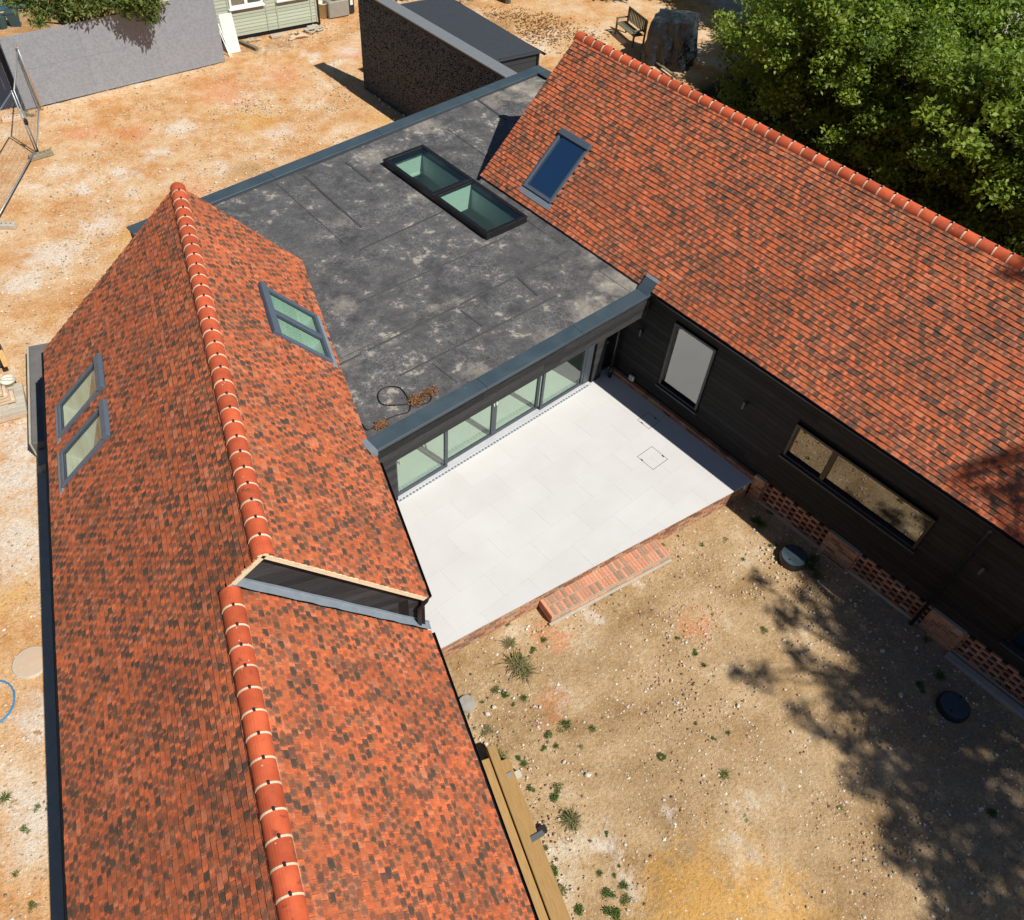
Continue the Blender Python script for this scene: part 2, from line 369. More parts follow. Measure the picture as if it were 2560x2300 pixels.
def groundmat():
    t=NT('dry_clay_ground',.95,.1)
    a=t.noise(.45,6,.6); b=t.noise(1.9,7,.72); f=t.noise(17,4,.7)
    w=t.math('ADD',t.math('MULTIPLY',a,.55),t.math('MULTIPLY',b,.45))
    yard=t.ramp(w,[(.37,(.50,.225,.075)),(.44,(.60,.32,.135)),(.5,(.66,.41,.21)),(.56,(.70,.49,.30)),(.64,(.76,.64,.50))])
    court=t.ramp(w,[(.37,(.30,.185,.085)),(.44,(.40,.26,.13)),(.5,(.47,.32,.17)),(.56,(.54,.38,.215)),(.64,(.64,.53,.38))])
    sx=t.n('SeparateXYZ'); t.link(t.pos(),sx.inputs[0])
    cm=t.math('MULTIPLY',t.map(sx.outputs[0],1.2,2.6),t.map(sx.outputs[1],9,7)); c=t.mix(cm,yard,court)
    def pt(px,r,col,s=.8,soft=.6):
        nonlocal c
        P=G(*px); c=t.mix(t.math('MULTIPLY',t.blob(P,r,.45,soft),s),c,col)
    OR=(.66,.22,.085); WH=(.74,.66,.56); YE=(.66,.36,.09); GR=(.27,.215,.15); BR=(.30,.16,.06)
    for q in ((1380,1580,.30),(1750,1565,.28),(1385,1770,.25),(330,330,.5),(560,230,.9),(700,190,.7),(880,130,.6),(480,470,.5),(200,330,.5)): pt(q[:2],q[2],OR,.55)
    for q in ((300,430,.4),(250,560,.5),(120,640,.6),(60,700,.5),(450,320,.4),(700,330,.4),(550,420,.3),(40,1200,.6),(1400,1745,.18),(1685,2040,.16),(1525,2120,.20),(1570,2210,.20),(1850,2180,.2),(870,125,.35),(780,140,.35),(395,380,.35),(200,465,.3),(80,1100,.8),(60,1350,.7),(110,1800,.4),(90,2050,.5),(1480,1530,.2),(1600,1450,.15)): pt(q[:2],q[2],WH,.8)
    for q in ((1800,2260,.9),(1700,2300,.8),(1960,2290,.6),(20,1500,.35),(330,600,.6),(960,300,.6),(1000,230,.5),(640,300,.8)): pt(q[:2],q[2],YE,.55)
    for q in ((1480,1650,.5),(1620,1980,.55),(1700,1850,.6),(2000,1950,.7),(1950,1500,.6),(1850,1650,.4),(620,430,.6)): pt(q[:2],q[2],(.40,.28,.15),.5)
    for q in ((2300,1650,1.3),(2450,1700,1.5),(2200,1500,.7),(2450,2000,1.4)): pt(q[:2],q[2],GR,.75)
    for q in ((700,110,.6),(630,125,.5),(1100,20,1.5),(1250,60,.8),(100,40,2.2),(300,20,2.2)): pt(q[:2],q[2],BR,.7)
    for q in ((1330,50,1.0),(1480,120,1.2),(1550,160,.8)): pt(q[:2],q[2],(.56,.33,.12),.7)
    # far ground: tree-belt shade painted dark into the soil, then pale gravel
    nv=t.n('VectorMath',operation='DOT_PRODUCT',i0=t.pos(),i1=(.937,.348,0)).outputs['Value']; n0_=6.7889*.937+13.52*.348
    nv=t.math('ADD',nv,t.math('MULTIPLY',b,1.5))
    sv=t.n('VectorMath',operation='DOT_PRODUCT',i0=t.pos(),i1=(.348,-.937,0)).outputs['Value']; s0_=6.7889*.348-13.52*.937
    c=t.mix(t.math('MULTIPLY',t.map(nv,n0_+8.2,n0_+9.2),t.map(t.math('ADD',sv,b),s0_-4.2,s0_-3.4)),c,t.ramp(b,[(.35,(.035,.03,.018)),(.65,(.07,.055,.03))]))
    c=t.mix(t.map(nv,n0_+21.5,n0_+22.5),c,t.ramp(b,[(.35,(.42,.38,.34)),(.65,(.52,.49,.46))]))
    # pebbles in drifts
    for scl,th,amt in ((13,.2,.85),(31,.24,.8)):
        nd=t.n('TexVoronoi',Scale=scl); t.link(t.pos(),nd.inputs['Vector'])
        q=t.n('SeparateColor'); t.link(nd.outputs['Color'],q.inputs[0])
        dens=t.map(t.noise(1.0 if scl<20 else .7,5,.6),.42,.64,.95,.42)
        keep=t.math('GREATER_THAN',q.outputs[0],dens); m=t.math('MULTIPLY',t.math('MULTIPLY',t.map(nd.outputs['Distance'],th+.06,th-.06),keep),amt)
        c=t.mix(m,c,t.ramp(q.outputs[1],[(0,(.20,.13,.08)),(.25,(.52,.34,.20)),(.55,(.74,.63,.50)),(1,(.80,.77,.72))]))
    c=t.mix(1.0,c,t.ramp(f,[(.22,.52),(.45,.95),(.78,1.25)]),'MULTIPLY')
    g2=t.noise(75,3,.75); c=t.mix(1.0,c,t.ramp(g2,[(.25,.74),(.75,1.2)]),'MULTIPLY')
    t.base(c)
    h=t.math('ADD',t.math('ADD',t.math('MULTIPLY',b,.9),f),t.math('MULTIPLY',g2,.35))
    t.bump(h,.8,.035); return t.m
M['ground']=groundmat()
def stonemat():
    t=NT('loose_stone',.9,.15); at=t.t.nodes.new('ShaderNodeAttribute'); at.attribute_name='tcol'; t.base(at.outputs['Color']); return t.m
M['stone']=stonemat()
def flintmat():
    t=NT('flint_wall',.6,.35); nd=t.n('TexVoronoi',Scale=17); t.link(t.pos(),nd.inputs['Vector'])
    s=t.n('SeparateColor'); t.link(nd.outputs['Color'],s.inputs[0])
    c=t.ramp(s.outputs[0],[(0,(.018,.022,.028)),(.5,(.038,.046,.058)),(.85,(.075,.09,.11)),(1,(.20,.22,.24))])
    c=t.mix(t.map(nd.outputs['Distance'],.30,.48),c,(.042,.05,.06)); t.base(c).bump(t.map(nd.outputs['Distance'],.5,0),1,.03); return t.m
M['flint']=flintmat()
# ------------------------------------------------------------------ frames of reference of the three buildings
S=.984
def sB(P): return CP+(Vector(P)-CP)*S
yF=sB((0,2.9964,0)).y; yK=sB((0,11.817,0)).y
RG=sB((0,2.9964,5.1867)); RE=sB((2.1009,2.9964,3.0053)); LE=sB((-3.342,2.9964,1.9684)); RG2=sB((-.5138,2.9964,4.6983)); RE2=sB((2.1192,2.9964,1.9829))
XR,ZR=RG.x,RG.z
yN=-2.6                                   # barn runs on past the frame
A=Vector((2.0044,5.8032,3.3392)); aW=.3558
W=Vector((math.cos(aW),math.sin(aW),0)); NB=Vector((-W.y,W.x,0))
def LK(u,v,z): return Vector((A.x,A.y,0))+W*u+NB*v+ZU*z
E0=Vector((6.7889,13.5206,3.3921)); D=Vector((NB.x*-1,NB.y*-1,0)); N=W.copy()
def BK(s,n,z): return Vector((E0.x,E0.y,0))+D*s+N*n+ZU*z
ZT=.4873; dB=2.8626; zRB=6.0021; DECK=3.25
# ------------------------------------------------------------------ ground
def axis(segs):
    out=[]
    for a,b,st in segs:
        n=max(1,round((b-a)/st)); out+=[a+(b-a)*i/n for i in range(n)]
    return out+[segs[-1][1]]
xs=axis([(-120,-20,20),(-20,-6,2),(-6,20,.14),(20,40,1),(40,160,15)]); ys=axis([(-120,-10,15),(-10,-3,1),(-3,32,.14),(32,50,1),(50,200,15)])
gv=[]
for y in ys:
    for x in xs:
        z=0
        if -8<x<24 and -6<y<40:
            z=noise.noise((x*.5,y*.5,0))*.03+noise.noise((x*1.9,y*1.9,3))*.016+noise.noise((x*4.7,y*4.7,7))*.008
            q=(Vector((x,y,0))-Vector((G(1800,2280).x,G(1800,2280).y,0))).length
            z+=max(0,.12-.08*q*q)
        gv.append((x,y,z-.012))
nx=len(xs); gf=[(j*nx+i,j*nx+i+1,(j+1)*nx+i+1,(j+1)*nx+i) for j in range(len(ys)-1) for i in range(nx-1)]
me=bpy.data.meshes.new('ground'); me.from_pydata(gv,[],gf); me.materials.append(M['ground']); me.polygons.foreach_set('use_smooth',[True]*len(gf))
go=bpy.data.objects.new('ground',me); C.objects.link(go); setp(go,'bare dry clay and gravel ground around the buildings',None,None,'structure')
# ------------------------------------------------------------------ tiled roofs
TWID,GAU=.143,.1
def tile_local(rg,w=TWID-.004,u0=0.0,u1=1.0,dark=.70,lift=.0):
    """verts/faces of one plain tile in (u along eave, v up slope, h off the roof); origin at the tail's left corner"""
    col=(rg.random(),(rg.uniform(.5,1) if rg.random()<dark else rg.uniform(0,.35)),rg.random(),1)
    a,b=w*u0,w*u1; L=.155; t=.016; h0=.017+lift+rg.uniform(-.002,.003)+(.008 if rg.random()<.03 else 0); h1=.0; sk_=rg.uniform(-.004,.004)
    m=(a+b)/2; cr=.0025
    T=[(a,sk_,h0+t),(m,0,h0+t+cr),(b,-sk_,h0+t),(b,L,h1+t),(m,L,h1+t+cr),(a,L,h1+t)]
    B=[(a,sk_,h0-.016),(m,0,h0-.016),(b,-sk_,h0-.016),(b,L,h1),(a,L,h1)]
    ve=L/GAU
    F=[([T[0],T[1],T[4],T[5]],[(u0,0),((u0+u1)/2,0),((u0+u1)/2,ve),(u0,ve)]),
       ([T[1],T[2],T[3],T[4]],[((u0+u1)/2,0),(u1,0),(u1,ve),((u0+u1)/2,ve)]),
       ([B[0],B[1],T[1],T[0]],None),([B[1],B[2],T[2],T[1]],None),
       ([B[0],T[0],T[5],B[4]],None),([B[2],B[3],T[3],T[2]],None)]
    return col,F
VARS={}
def variants(lift):
    rg=random.Random(5); VAR=VARS.setdefault(lift,[])
    for k in range(40):
        col,F=tile_local(rg,lift=lift); mb=MB()
        for pts,uv in F: mb.face(pts,uv or [(.5,.95)]*4,col)
        VAR.append((col,F,mb.mesh('roof_tile',M['tile'])))
variants(.0); variants(.011)
def tiles(thing_o,slope_o,O,u,v,U,V,holes=(),keep=None,seed=1,lift=.0):
    """lays every course; returns candidate list for single tiles; rest joined"""
    rg=random.Random(seed); nr=u.cross(v); 
    if nr.z<0: nr=-nr
    cand=[]; bulk=MB(); ncr=int((V-.04)/GAU)+1
    wob=[rg.uniform(-.004,.004) for _ in range(ncr)]
    for i in range(ncr):
        vv=i*GAU-.03; off=(i%2)*TWID*.5
        k=-1
        while True:
            a=off+k*TWID; k+=1
            if a>=U: break
            b=a+TWID
            if b<=0: continue
            cu=(max(a,0)+min(b,U))/2; cv=vv+.05
            if any(h[0]<cu<h[1] and h[2]<cv<h[3] for h in holes): continue
            if keep and not keep(cu,cv): continue
            ku0=max(0,-a/TWID); ku1=min(1,(U-a)/TWID)
            if ku1-ku0<.12: continue
            wave=.012*noise.noise((cu*.9,i*.5,seed))
            jm=(rg.uniform(-.0015,.0015),vv+wave+wob[i]+rg.uniform(-.003,.003),rg.uniform(0,.004))
            P=O+u*(a+jm[0])+v*jm[1]+nr*jm[2]
            if ku0==0 and ku1==1: cand.append((P,(lift,rg.randrange(40))))
            else:
                col,F=tile_local(rg,u0=ku0,u1=ku1,lift=lift)
                for pts,uv in F: bulk.face([P+u*x+v*y+nr*z for x,y,z in pts],uv or [(.5,.95)]*4,col)
    return cand,bulk,(u,v,nr)
def finish_tiles(th,slopes,top=300):
    """slopes: list of (slope object, cand, bulk, frame); the tiles that show largest become parts"""
    allc=[]
    for si,(so_,cand,bulk,fr) in enumerate(slopes):
        for P,k in cand:
            d=P-CP; x,y=pix(P); z=d.dot(FW)
            vis=z>0 and -5<x<PW+5 and -5<y<PH+5
            sc_=abs(d.normalized().dot(fr[2]))/max(z,.1)**2 if vis else 0
            allc.append((sc_,si,P,k))
    allc.sort(key=lambda q:-q[0])
    for q,(sc_,si,P,k) in enumerate(allc):
        so_,cand,bulk,(u,v,nr)=slopes[si]; col,F,me=VARS[k[0]][k[1]]
        if q<top: place(me,'roof_tile',frameM(P,u,v,nr) if u.cross(v).dot(nr)>0 else frameM(P,u,v,nr),so_)
        else:
            for pts,uv in F: bulk.face([P+u*x+v*y+nr*z for x,y,z in pts],uv or [(.5,.95)]*4,col)
    for so_,cand,bulk,fr in slopes:
        bulk.build('roof_tiles',M['tile'],so_,kind='stuff')
def ridge_run(parent,P0,P1,sl,sr,seed,span=.29,beds=True):
    """half-angle ridge tiles bedded on mortar; sl/sr unit vectors down the left and right slopes"""
    ax=(P1-P0); L=ax.length; ax/=L; n=max(1,round(L/span)); st=L/n; rg=random.Random(seed)
    def prof(r,drop):
        out=[]
        for k in range(13):
            th=math.pi*(k/12-.5)*1.0; hz=(sr-ZU*sr.z).normalized()
            out.append(hz*(r*.93*math.sin(th))+ZU*(r*math.cos(th)-.092+drop))
        return out
    w=.15
    pr=prof(w,0); mb=MB(); pts=[p for p in pr]; 
    inner=[p-ZU*.02 for p in pr]
    a=[p for p in pr]; b=[p+ax*(st-.008) for p in pr]; m=len(pr)
    V_=a+b+inner+[p+ax*(st-.008) for p in inner]
    F=[(i,i+1,m+i+1,m+i) for i in range(m-1)]+[(2*m+i,3*m+i,3*m+i+1,2*m+i+1) for i in range(m-1)]
    F+=[(i+1,i,2*m+i,2*m+i+1) for i in range(m-1)]+[(m+i,m+i+1,3*m+i+1,3*m+i) for i in range(m-1)]
    F+=[(0,m,3*m,2*m),(m,0,2*m,3*m)][:1]+[(m-1,3*m-1,4*m-1,2*m-1)]
    mb.poly(V_,F); tm=mb.mesh('ridge_tile',M['ridge'])
    q=prof(w+.005,.0); jw=.024; jb=MB()
    Vj=[p-ax*jw*.5 for p in q]+[p+ax*jw*.5 for p in q]+[p-ax*jw*.5-ZU*.02 for p in q]+[p+ax*jw*.5-ZU*.02 for p in q]
    jb.poly(Vj,[(i,i+1,m+i+1,m+i) for i in range(m-1)]+[(i+1,i,2*m+i,2*m+i+1) for i in range(m-1)]+[(m+i,m+i+1,3*m+i+1,3*m+i) for i in range(m-1)])
    jm=jb.mesh('mortar_joint',M['mortar'])
    cb=MB(); cb.box(-ax*.018+q[6]-sr.cross(ZU).normalized().cross(ZU)*.012+ZU*-.002,ax*.036,(sr-ZU*sr.z).normalized()*.026,ZU*.022); cm=cb.mesh('ridge_clip',M['clip'])
    for i in range(n):
        P=P0+ax*(i*st)+ZU*rg.uniform(-.003,.003)
        place(tm,'ridge_tile',Matrix.Translation(P)@Matrix.Rotation(rg.uniform(-.012,.012),4,'Z'),parent)
        if i>0:
            place(jm,'mortar_joint',Matrix.Translation(P-ax*(.004+rg.uniform(-.006,.006)))@Matrix.Rotation(rg.uniform(-.05,.05),4,'Z'),parent); place(cm,'ridge_clip',Matrix.Translation(P-ax*.004),parent)
    for s_ in ((sr,) if beds else ()):
        bd=MB(); bd.box(P0+s_*(w+.03)+ZU*.03,ax*L,s_*.02,ZU*.03); bd.build('bedding_mortar',M['mortar'],parent)
def gutter(parent,P0,P1,out,r=.058,name='gutter'):
    ax=(P1-P0).normalized(); L=(P1-P0).length; mb=MB(); n=8; prof=[]
    for k in range(n+1):
        t=math.pi*k/n; prof.append(out*(r-r*math.cos(t))-ZU*(r*math.sin(t)))
    inn=[out*(r-(r-.006)*math.cos(math.pi*k/n))-ZU*((r-.006)*math.sin(math.pi*k/n)) for k in range(n+1)]
    m=n+1; V_=[P0+p for p in prof]+[P1+p for p in prof]+[P0+p for p in inn]+[P1+p for p in inn]
    F=[(i,m+i,m+i+1,i+1) for i in range(n)]+[(2*m+i,2*m+i+1,3*m+i+1,3*m+i) for i in range(n)]+[(0,2*m,3*m,m),(m-1,2*m-1,4*m-1,3*m-1),tuple(range(m)),tuple(range(2*m-1,m-1,-1))]
    mb.poly(V_,F); return mb.build(name,M['gutter'],parent)
def roof_window(name,label,O,u,v,U,V,cols=1,group=None,casing='v',gmat='glass_roof',depth=.45,bottom=None,flash=.12):
    """pitched roof window: O lower-left corner on the roof plane"""
    nr=u.cross(v); nr=nr if nr.z>0 else -nr; nr.normalize()
    th=thing(name,label,'roof window',O,group); fr=.075; h=.075
    def bar(nm,a,b,la,lb,hh=h,mat='frame',h0=.0): 
        mb=MB(); mb.box(O+u*a+v*b+nr*h0,u*la,v*lb,nr*(hh-h0)); return mb.build(nm,M[mat],th,bevel=.008)
    bar('side_frame',0,0,fr,V); bar('side_frame',U-fr,0,fr,V); bar('bottom_frame',fr,0,U-2*fr,fr,h-.004)
    bar('top_casing',-.012,V-.14,U+.024,.15,h+.035)
    bar('flashing',-.06,-flash,U+.12,flash-.002,.045,'lead',.02)
    cw=(U-2*fr-(cols-1)*.12)/cols
    for c in range(cols):
        a=fr+c*(cw+.12)
        if c: bar('mullion',a-.12,fr+.002,.12,V-.14-fr-.004,h-.003)
        b0=fr; b1=V-.14; s_=.03
        ss=MB()
        for (x0,y0,x1,y1) in ((a,b0,a+s_,b1),(a+cw-s_,b0,a+cw,b1),(a+s_,b0,a+cw-s_,b0+s_),(a+s_,b1-s_,a+cw-s_,b1)): ss.box(O+u*x0+v*y0+nr*.012,u*(x1-x0),v*(y1-y0),nr*.038)
        sash=ss.build('sash',M['anthracite'],th)
        g=MB(); g.box(O+u*(a+s_)+v*(b0+s_)+nr*.028,u*(cw-2*s_),v*(b1-b0-2*s_),nr*.006); g.build('pane',M[gmat],sash)
        rv=MB(); x0,x1,y0,y1=a+s_-.004,a+cw-s_+.004,b0+s_-.004,b1-s_+.004
        c0=[O+u*x+v*y+nr*.012 for x,y in ((x0,y0),(x1,y0),(x1,y1),(x0,y1))]; c1=[p-nr*depth for p in c0]
        if (c0[1]-c0[0]).cross(c0[2]-c0[1]).dot(nr)>0: order=range(4)
        else: order=range(4)
        for k in order: rv.face([c0[k],c1[k],c1[(k+1)%4],c0[(k+1)%4]])
        rv.face(c1,mi=1); rv.build('reveal',[M['white'],M[bottom or 'dark_int']],th)
    return th
def rest_clad(parent,rows,mat,name='board'):
    for poly,nrm,th_ in rows:
        mb=MB(); mb.prism(poly,nrm*th_); mb.build(name,M[mat],parent)
# ------------------------------------------------------------------ the long left barn
barn=thing('barn','long pitched barn with orange clay tiles, stepped ridge and black gable strip','barn',(0,5,0))
uy=Vector((0,1,0))
def slope_deck(parent,pts,nr,name='roof_slope',t=.05):
    mb=MB(); mb.prism([Vector(p)-nr*t for p in pts],nr*t); return mb.build(name,M['blackwall'],parent)
vL=(RG-LE).normalized(); LL=(RG-LE).length; nL=Vector((-vL.z,0,vL.x)); nL=nL if nL.z>0 else -nL
vR=(RG-RE).normalized(); LR=(RG-RE).length; nR=Vector((-vR.z,0,vR.x)); nR=nR if nR.z>0 else -nR
vR2=(RG2-RE2).normalized(); LR2=(RG2-RE2).length; nR2=Vector((-vR2.z,0,vR2.x)); nR2=nR2 if nR2.z>0 else -nR2
def at(P,y): return Vector((P.x,y,P.z))
yG=yF+.02
LW1=(8.64,9.50,.40,1.83); LW2=(7.42,8.26,.40,1.85)      # left roof windows (y0,y1,v0,v1)
RW=(8.10,9.52,.28,1.63)
def deckholes(y0,y1,V,holes,O,v,nr,parent):
    ys_=sorted({y0,y1,*[h[0] for h in holes],*[h[1] for h in holes]}); vs_=sorted({0,V,*[h[2] for h in holes],*[h[3] for h in holes]})
    mb=MB()
    for a,b in zip(ys_,ys_[1:]):
        for c,d_ in zip(vs_,vs_[1:]):
            if any(h[0]<=a and b<=h[1] and h[2]<=c and d_<=h[3] for h in holes): continue
            P=Vector((O.x,a,O.z))+v*c; mb.box(P-nr*.05,uy*(b-a),v*(d_-c),nr*.05)
    return mb.build('roof_slope',M['blackwall'],parent)
sl_up=deckholes(yN,yK,LL-.75,[(a+.1,b-.1,c+.1,d_-.16) for a,b,c,d_ in (LW1,LW2)],LE,vL,nL,barn)
mb=MB(); mb.box(at(LE,yG)+vL*(LL-.75)-nL*.05,uy*(yK-yG),vL*.75,nL*.05); mb.build('roof_board',M['blackwall'],barn)
LV2=(RG2-LE).length
if LV2>LL-.75: mb=MB(); mb.box(at(LE,yN)+vL*(LL-.75)-nL*.05,uy*(yG-yN),vL*(LV2-LL+.75),nL*.05); mb.build('roof_board',M['blackwall'],barn)
sr_up=deckholes(yG,yK,LR,[(RW[0]+.1,RW[1]-.1,RW[2]+.1,RW[3]-.16)],RE,vR,nR,barn)
sr_lo=slope_deck(barn,[at(RE2,yN),at(RE2,yG+.1),at(RG2,yG+.1),at(RG2,yN)],nR2)
def mg(h,e=.02): return (h[0]-e,h[1]+e,h[2]-e-.03,h[3]+e)
sh=lambda h,y0:(h[0]-y0,h[1]-y0,h[2]-.10,h[3]+.0)
cL=tiles(barn,sl_up,at(LE,yN),uy,vL,yK-yN,LL-.02,[sh(LW1,yN),sh(LW2,yN)],lambda a,b:a>yG-yN or b<LV2-.06,11)
cR=tiles(barn,sr_up,at(RE,yG),uy,vR,yK-yG,LR-.02,[sh(RW,yG)],None,12)
cR2=tiles(barn,sr_lo,at(RE2,yN),uy,vR2,yG-yN-.02,LR2-.02,[],None,13)
finish_tiles(barn,[(sl_up,*cL),(sr_up,*cR),(sr_lo,*cR2)])
ridge_run(barn,at(RG,yG-.02),at(RG,yK+.03),-vL,-vR,3)
ridge_run(barn,at(RG2,yN),at(RG2,yG-.03),-vL,-vR2,4)
# walls of the barn
mb=MB(); mb.box((LE.x+.22,yN,0),(0,yK-.12-yN,0),(.15,0,0),(0,0,LE.z-.05)); mb.build('side_wall',M['blackwall'],barn)
mb=MB(); mb.box((RE.x-.40,yN,0),(0,yK-.12-yN,0),(.15,0,0),(0,0,RE2.z-.05)); mb.build('side_wall',M['blackwall'],barn)
mb=MB(); mb.box((RE.x-.40,yG+.1,RE2.z-.05),(0,yK-.22-yG,0),(.15,0,0),(0,0,RE.z-RE2.z-.04)); mb.build('side_wall',M['black_board'],barn)
gp=[(LE.x+.2,0),(RE.x-.2,0),(RE.x-.2,RE.z-.05),(RG.x,RG.z-.12),(LE.x+.2,LE.z-.02)]
mb=MB(); mb.prism([Vector((x,yK-.14,z)) for x,z in gp],(0,.06,0)); mb.build('rear_gable_wall',M['black_board'],barn)
# black boarded gable strip where the ridge steps down
gy=yG+.10; tl=(RG.z-RG2.z)/(RG.x-RG2.x)
top=[(RG2.x,RG2.z),(RG.x,RG.z),(RE.x,RE.z)]
poly=[(RG2.x+.02,RG2.z-.02),(RG.x,RG.z-.07),(RE.x-.04,RE.z-.06),(RE2.x-.06,RE2.z-.02)]
z=poly[3][1]; k=0; hb=.135
gw=MB(); gw.prism([Vector((x,gy+.03,zz)) for x,zz in poly],(0,.03,0)); gwo=gw.build('gable_strip',M['blackwall'],barn)
while z<ZR:
    pl=clip(clip(poly,(0,z+.004),(0,1)),(0,z+hb-.004),(0,-1))
    if len(pl)>=3:
        o=.004*(k%2); pb=MB(); pb.prism([Vector((x,gy+.028,zz)) for x,zz in pl],(0,-.022-o,0)); pb.build('board',M['fascia_board'],gwo)
    z+=hb; k+=1
# pale mortared verge
for (P,Q,v_,nn,nm) in ((RE,RG,vR,nR,'r'),(RG2,RG,vL,nL,'l')):
    v2=(Q-P).normalized(); L=(Q-P).length
    mb=MB(); mb.box(at(P,yG-.015)-nn*.055,uy*.045,v2*(L+.05),nn*.062); vo=mb.build('verge_mortar',M['verge'],barn)
    k=0
    while k*.1<L-.03:   # tile tails showing as thin edges in the mortar
        q=at(P,yG-.018)+v2*(k*.1)+nn*(.006); e=MB(); e.box(q,uy*.03,v2*.085-nn*.012,nn*.016); e.build('undercloak_tile',M['verge'] if k%3 else M['mortar'],vo); k+=1
# lead flashing at the foot of the strip
mb=MB(); dv=vR2; npt=26
for i in range(npt):
    a=LR2*i/npt; b=LR2*(i+1)/npt; w0=.125+.006*math.sin(i*1.7); w1=.125+.006*math.sin((i+1)*1.7); z0=.072+.004*math.sin(i*2.3); z1=.072+.004*math.sin((i+1)*2.3)
    p=at(RE2,gy-.005)
    mb.poly([p+dv*a+nR2*.078,p+dv*b+nR2*.078,p+dv*b+nR2*z1-uy*w1,p+dv*a+nR2*z0-uy*w0],[(0,1,2,3)])
    mb.poly([p+dv*a+nR2*.078,p+dv*b+nR2*.078,p+dv*b+nR2*.078+ZU*(.06+.006*math.sin(i+1)),p+dv*a+nR2*.078+ZU*(.06+.006*math.sin(i))],[(3,2,1,0)])
mb.build('lead_flashing',M['lead'],barn,smooth=True)
gutter(barn,at(RE,yG+.02)+Vector((-.015,0,-.03)),at(RE,5.72)+Vector((-.015,0,-.03)),Vector((1,0,0)))
gutter(barn,at(RE2,yN)+Vector((-.015,0,-.03)),at(RE2,yG-.05)+Vector((-.015,0,-.03)),Vector((1,0,0)))
gutter(barn,at(LE,yN)+Vector((.015,0,-.03)),at(LE,yK-.05)+Vector((.015,0,-.03)),Vector((-1,0,0)))
mb=MB(); mb.tube([(RE.x+.04,yG+.05,RE.z-.08),(RE.x+.02,yG+.05,RE.z-.18),(RE.x-.10,yG+.03,RE.z-.30),(RE.x-.10,yG+.03,RE2.z+.15)],.034); mb.build('downpipe',M['gutter'],barn,smooth=True)
mb=MB(); mb.box((RE.x-.06,gy-.06,RE2.z+.02),(.05,0,0),(0,.09,0),(0,0,RE.z-RE2.z-.10)); mb.build('corner_board',M['black_board'],barn)
roof_window('roof_window','slate grey roof window beside the porch end of the barn\'s shallow-lit slope',at(LE,LW1[0])+vL*LW1[2],uy,vL,LW1[1]-LW1[0],LW1[3]-LW1[2],bottom='int_floor',gmat='glass_roof')
bpy.data.objects['roof_window']['label']='grey roof window in the barn slope above the concrete platform, farther from the stepped gable'
roof_window('roof_window','grey roof window in the barn slope, the one of the pair nearer the stepped gable',at(LE,LW2[0])+vL*LW2[2],uy,vL,LW2[1]-LW2[0],LW2[3]-LW2[2],bottom='white')
roof_window('roof_window','double grey roof window with green tinted panes overlooking the felt flat roof',at(RE,RW[0])+vR*RW[2],uy,vR,RW[1]-RW[0],RW[3]-RW[2],cols=2,gmat='glass_green',depth=.35,bottom='int_floor')
# ------------------------------------------------------------------ right-hand building
bb=thing('black_clad_house','black boarded house with clay tiled roof and brick plinth beside the white terrace','house',BK(8,1.4,0))
SEND=20.0
vB=(N*dB+ZU*(zRB-E0.z)).normalized(); LB=math.hypot(dB,zRB-E0.z); nBs=(-N*(zRB-E0.z)+ZU*dB).normalized()
RWB=(1.22,2.16,.32,1.86)
def bdeck():
    mb=MB(); hs=[(RWB[0]+.1,RWB[1]-.1,RWB[2]+.1,RWB[3]-.16)]
    us=sorted({0,SEND,*[h[0] for h in hs],*[h[1] for h in hs]}); vs=sorted({0,LB,*[h[2] for h in hs],*[h[3] for h in hs]})
    for a,b in zip(us,us[1:]):
        for c,d_ in zip(vs,vs[1:]):
            if any(h[0]<=a and b<=h[1] and h[2]<=c and d_<=h[3] for h in hs): continue
            mb.box(E0+D*a+vB*c-nBs*.05,D*(b-a),vB*(d_-c),nBs*.05)
    return mb.build('roof_slope',M['blackwall'],bb)
slB=bdeck()
cB=tiles(bb,slB,E0.copy(),D,vB,SEND,LB-.02,[(RWB[0],RWB[1],RWB[2]-.1,RWB[3])],None,21,.011)
finish_tiles(bb,[(slB,*cB)])
vB2=(-N*dB+ZU*(zRB-E0.z)).normalized(); P2=E0+N*(2*dB); nB2=(N*(zRB-E0.z)+ZU*dB).normalized()
mb=MB(); mb.box(P2-nB2*.05,D*SEND,vB2*LB,nB2*.06); mb.build('rear_roof_slope',M['ridge'],bb)
ridge_run(bb,E0+N*dB+ZU*(zRB-E0.z)-D*.04,E0+N*dB+ZU*(zRB-E0.z)+D*SEND,-vB2,-vB,8,.29,False)
roof_window('roof_window','tall slate grey roof window reflecting blue sky above the flat roof edge',E0+D*RWB[0]+vB*RWB[2],D,vB,RWB[1]-RWB[0],RWB[3]-RWB[2],bottom='dark_int',flash=.16,gmat='glass_sky')
gutter(bb,E0+D*5.75+N*.02-ZU*.04,E0+D*SEND+N*.02-ZU*.04,-N,.055)
mb=MB(); mb.box(BK(0.15,.05,3.14),D*(SEND-.2),N*.025,ZU*.2); mb.build('fascia',M['black_board'],bb)
# gable wall over the flat roof
mb=MB(); mb.prism([BK(.14,.12,2.5),BK(.14,2*dB-.12,2.5),BK(.14,2*dB-.12,3.36),BK(.14,dB,zRB-.1),BK(.14,.12,3.36)],D*.06); mb.build('gable_wall',M['black_board'],bb)
mb=MB(); mb.box(BK(.02,2*dB-.2,0),D*SEND,N*.1,ZU*3.3); mb.build('rear_wall',M['black_board'],bb)
